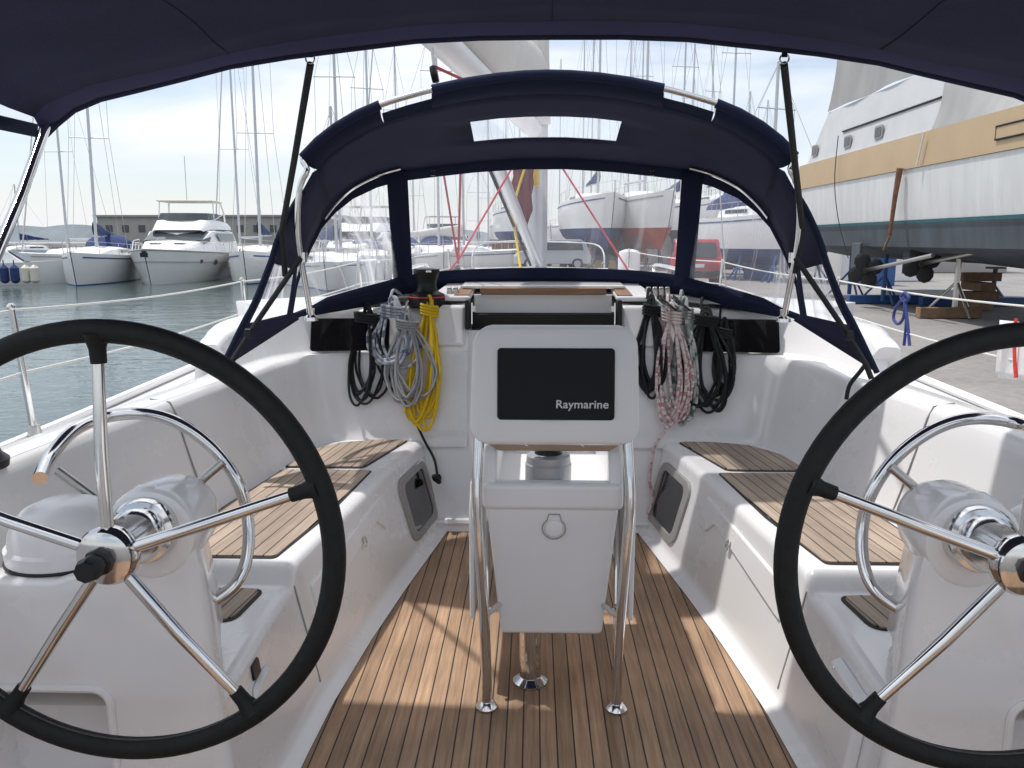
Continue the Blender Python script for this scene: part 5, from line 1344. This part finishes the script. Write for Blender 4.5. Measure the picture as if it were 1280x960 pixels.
# keel blocks
for i,(x,y) in enumerate(((10.6,19.5),(10.6,15.5),(10.6,11.5))):
    mb=MB()
    for k in range(4 if i<2 else 2): mb.box((0,0,.12+k*.22),(.9 if k%2 else .35,.35 if k%2 else .9,.2))
    o=mb.build('keel_block','wood',bev=.01); o.location=(x,y,GZ+.005); tag(o,['stack of timber keel blocks near the stern','stack of timber keel blocks amidships','low stack of timber keel blocks towards the bow'][i],'timber blocks','timber blocks under the keel')
# yard clutter far right
for i,(x,y,w,d,h,m,lb) in enumerate(((14,34,3.2,2.2,1.6,'white','white skip standing far behind the large motor yacht'),(20,44,8,5,3.2,'concrete','low grey workshop far behind the large motor yacht'),(12.5,30,1.2,.9,1.1,'bluepaint','blue tool chest behind the large motor yacht'))):
    r=empty(['skip','workshop','tool_chest'][i],(x,y,GZ)); tag(r,lb,['skip','workshop','tool chest'][i])
    MB().box((0,0,h/2+.01),(w,d,h)).build('body',m,r,bev=.03); MB().box((0,0,h+.05),(w+.1,d+.1,.08)).build('lid','grey',r,bev=.01)
# ================================================================ LIGHT
SUN=Vector((-.36,.17,1.)).normalized()
el=math.asin(SUN.z); az=math.atan2(SUN.x,SUN.y)
ld=bpy.data.lights.new('sun','SUN'); ld.energy=3.3; ld.angle=R(1.2); ld.color=(1,.97,.93)
lo=bpy.data.objects.new('sun',ld); col.objects.link(lo); lo.rotation_euler=SUN.to_track_quat('Z','Y').to_euler(); lo.location=(0,0,30)
w=bpy.data.worlds.new('World'); sc.world=w; w.use_nodes=True; nt=w.node_tree; N=nt.nodes; L=nt.links
bgd=N['Background']; sky=N.new('ShaderNodeTexSky'); sky.sky_type='NISHITA'; sky.sun_disc=False; sky.sun_elevation=el; sky.sun_rotation=az
sky.air_density=1.0; sky.dust_density=.6
tc=N.new('ShaderNodeTexCoord'); mp=N.new('ShaderNodeMapping'); mp.inputs['Scale'].default_value=(1.2,1.2,5); L.new(tc.outputs['Generated'],mp.inputs[0])
n=N.new('ShaderNodeTexNoise'); n.inputs['Scale'].default_value=1.6; n.inputs['Detail'].default_value=7; n.inputs['Roughness'].default_value=.55; n.inputs['Distortion'].default_value=.4; L.new(mp.outputs[0],n.inputs['Vector'])
mr=N.new('ShaderNodeMapRange'); L.new(n.outputs['Fac'],mr.inputs[0]); mr.inputs['From Min'].default_value=.40; mr.inputs['From Max'].default_value=.66; mr.inputs['To Min'].default_value=.22; mr.inputs['To Max'].default_value=.97
mxn=N.new('ShaderNodeMix'); mxn.data_type='RGBA'; sp=N.new('ShaderNodeSeparateXYZ'); L.new(tc.outputs['Generated'],sp.inputs[0])
hz=N.new('ShaderNodeMapRange'); L.new(sp.outputs[2],hz.inputs[0]); hz.inputs['From Min'].default_value=0; hz.inputs['From Max'].default_value=.11; hz.inputs['To Min'].default_value=1; hz.inputs['To Max'].default_value=0
mm=N.new('ShaderNodeMath'); mm.operation='MAXIMUM'; L.new(mr.outputs[0],mm.inputs[0]); L.new(hz.outputs[0],mm.inputs[1]); L.new(mm.outputs[0],mxn.inputs[0]); L.new(sky.outputs[0],mxn.inputs[6]); 
cg=N.new('ShaderNodeValToRGB'); L.new(sp.outputs[2],cg.inputs[0]); cg.color_ramp.elements[0].position=.05; cg.color_ramp.elements[1].position=.6
cg.color_ramp.elements[0].color=(.55,.565,.60,1); cg.color_ramp.elements[1].color=(1,1,1,1)
cm=N.new('ShaderNodeVectorMath'); cm.operation='SCALE'; L.new(cg.outputs[0],cm.inputs[0]); cm.inputs['Scale'].default_value=12.; L.new(cm.outputs[0],mxn.inputs[7])
L.new(mxn.outputs[2],bgd.inputs['Color']); bgd.inputs['Strength'].default_value=.14
sc.view_settings.view_transform='Standard'; sc.view_settings.look='None'; sc.view_settings.exposure=0; sc.view_settings.gamma=1
sc.render.engine='CYCLES'; sc.cycles.max_bounces=12; sc.cycles.diffuse_bounces=8; sc.cycles.transparent_max_bounces=24
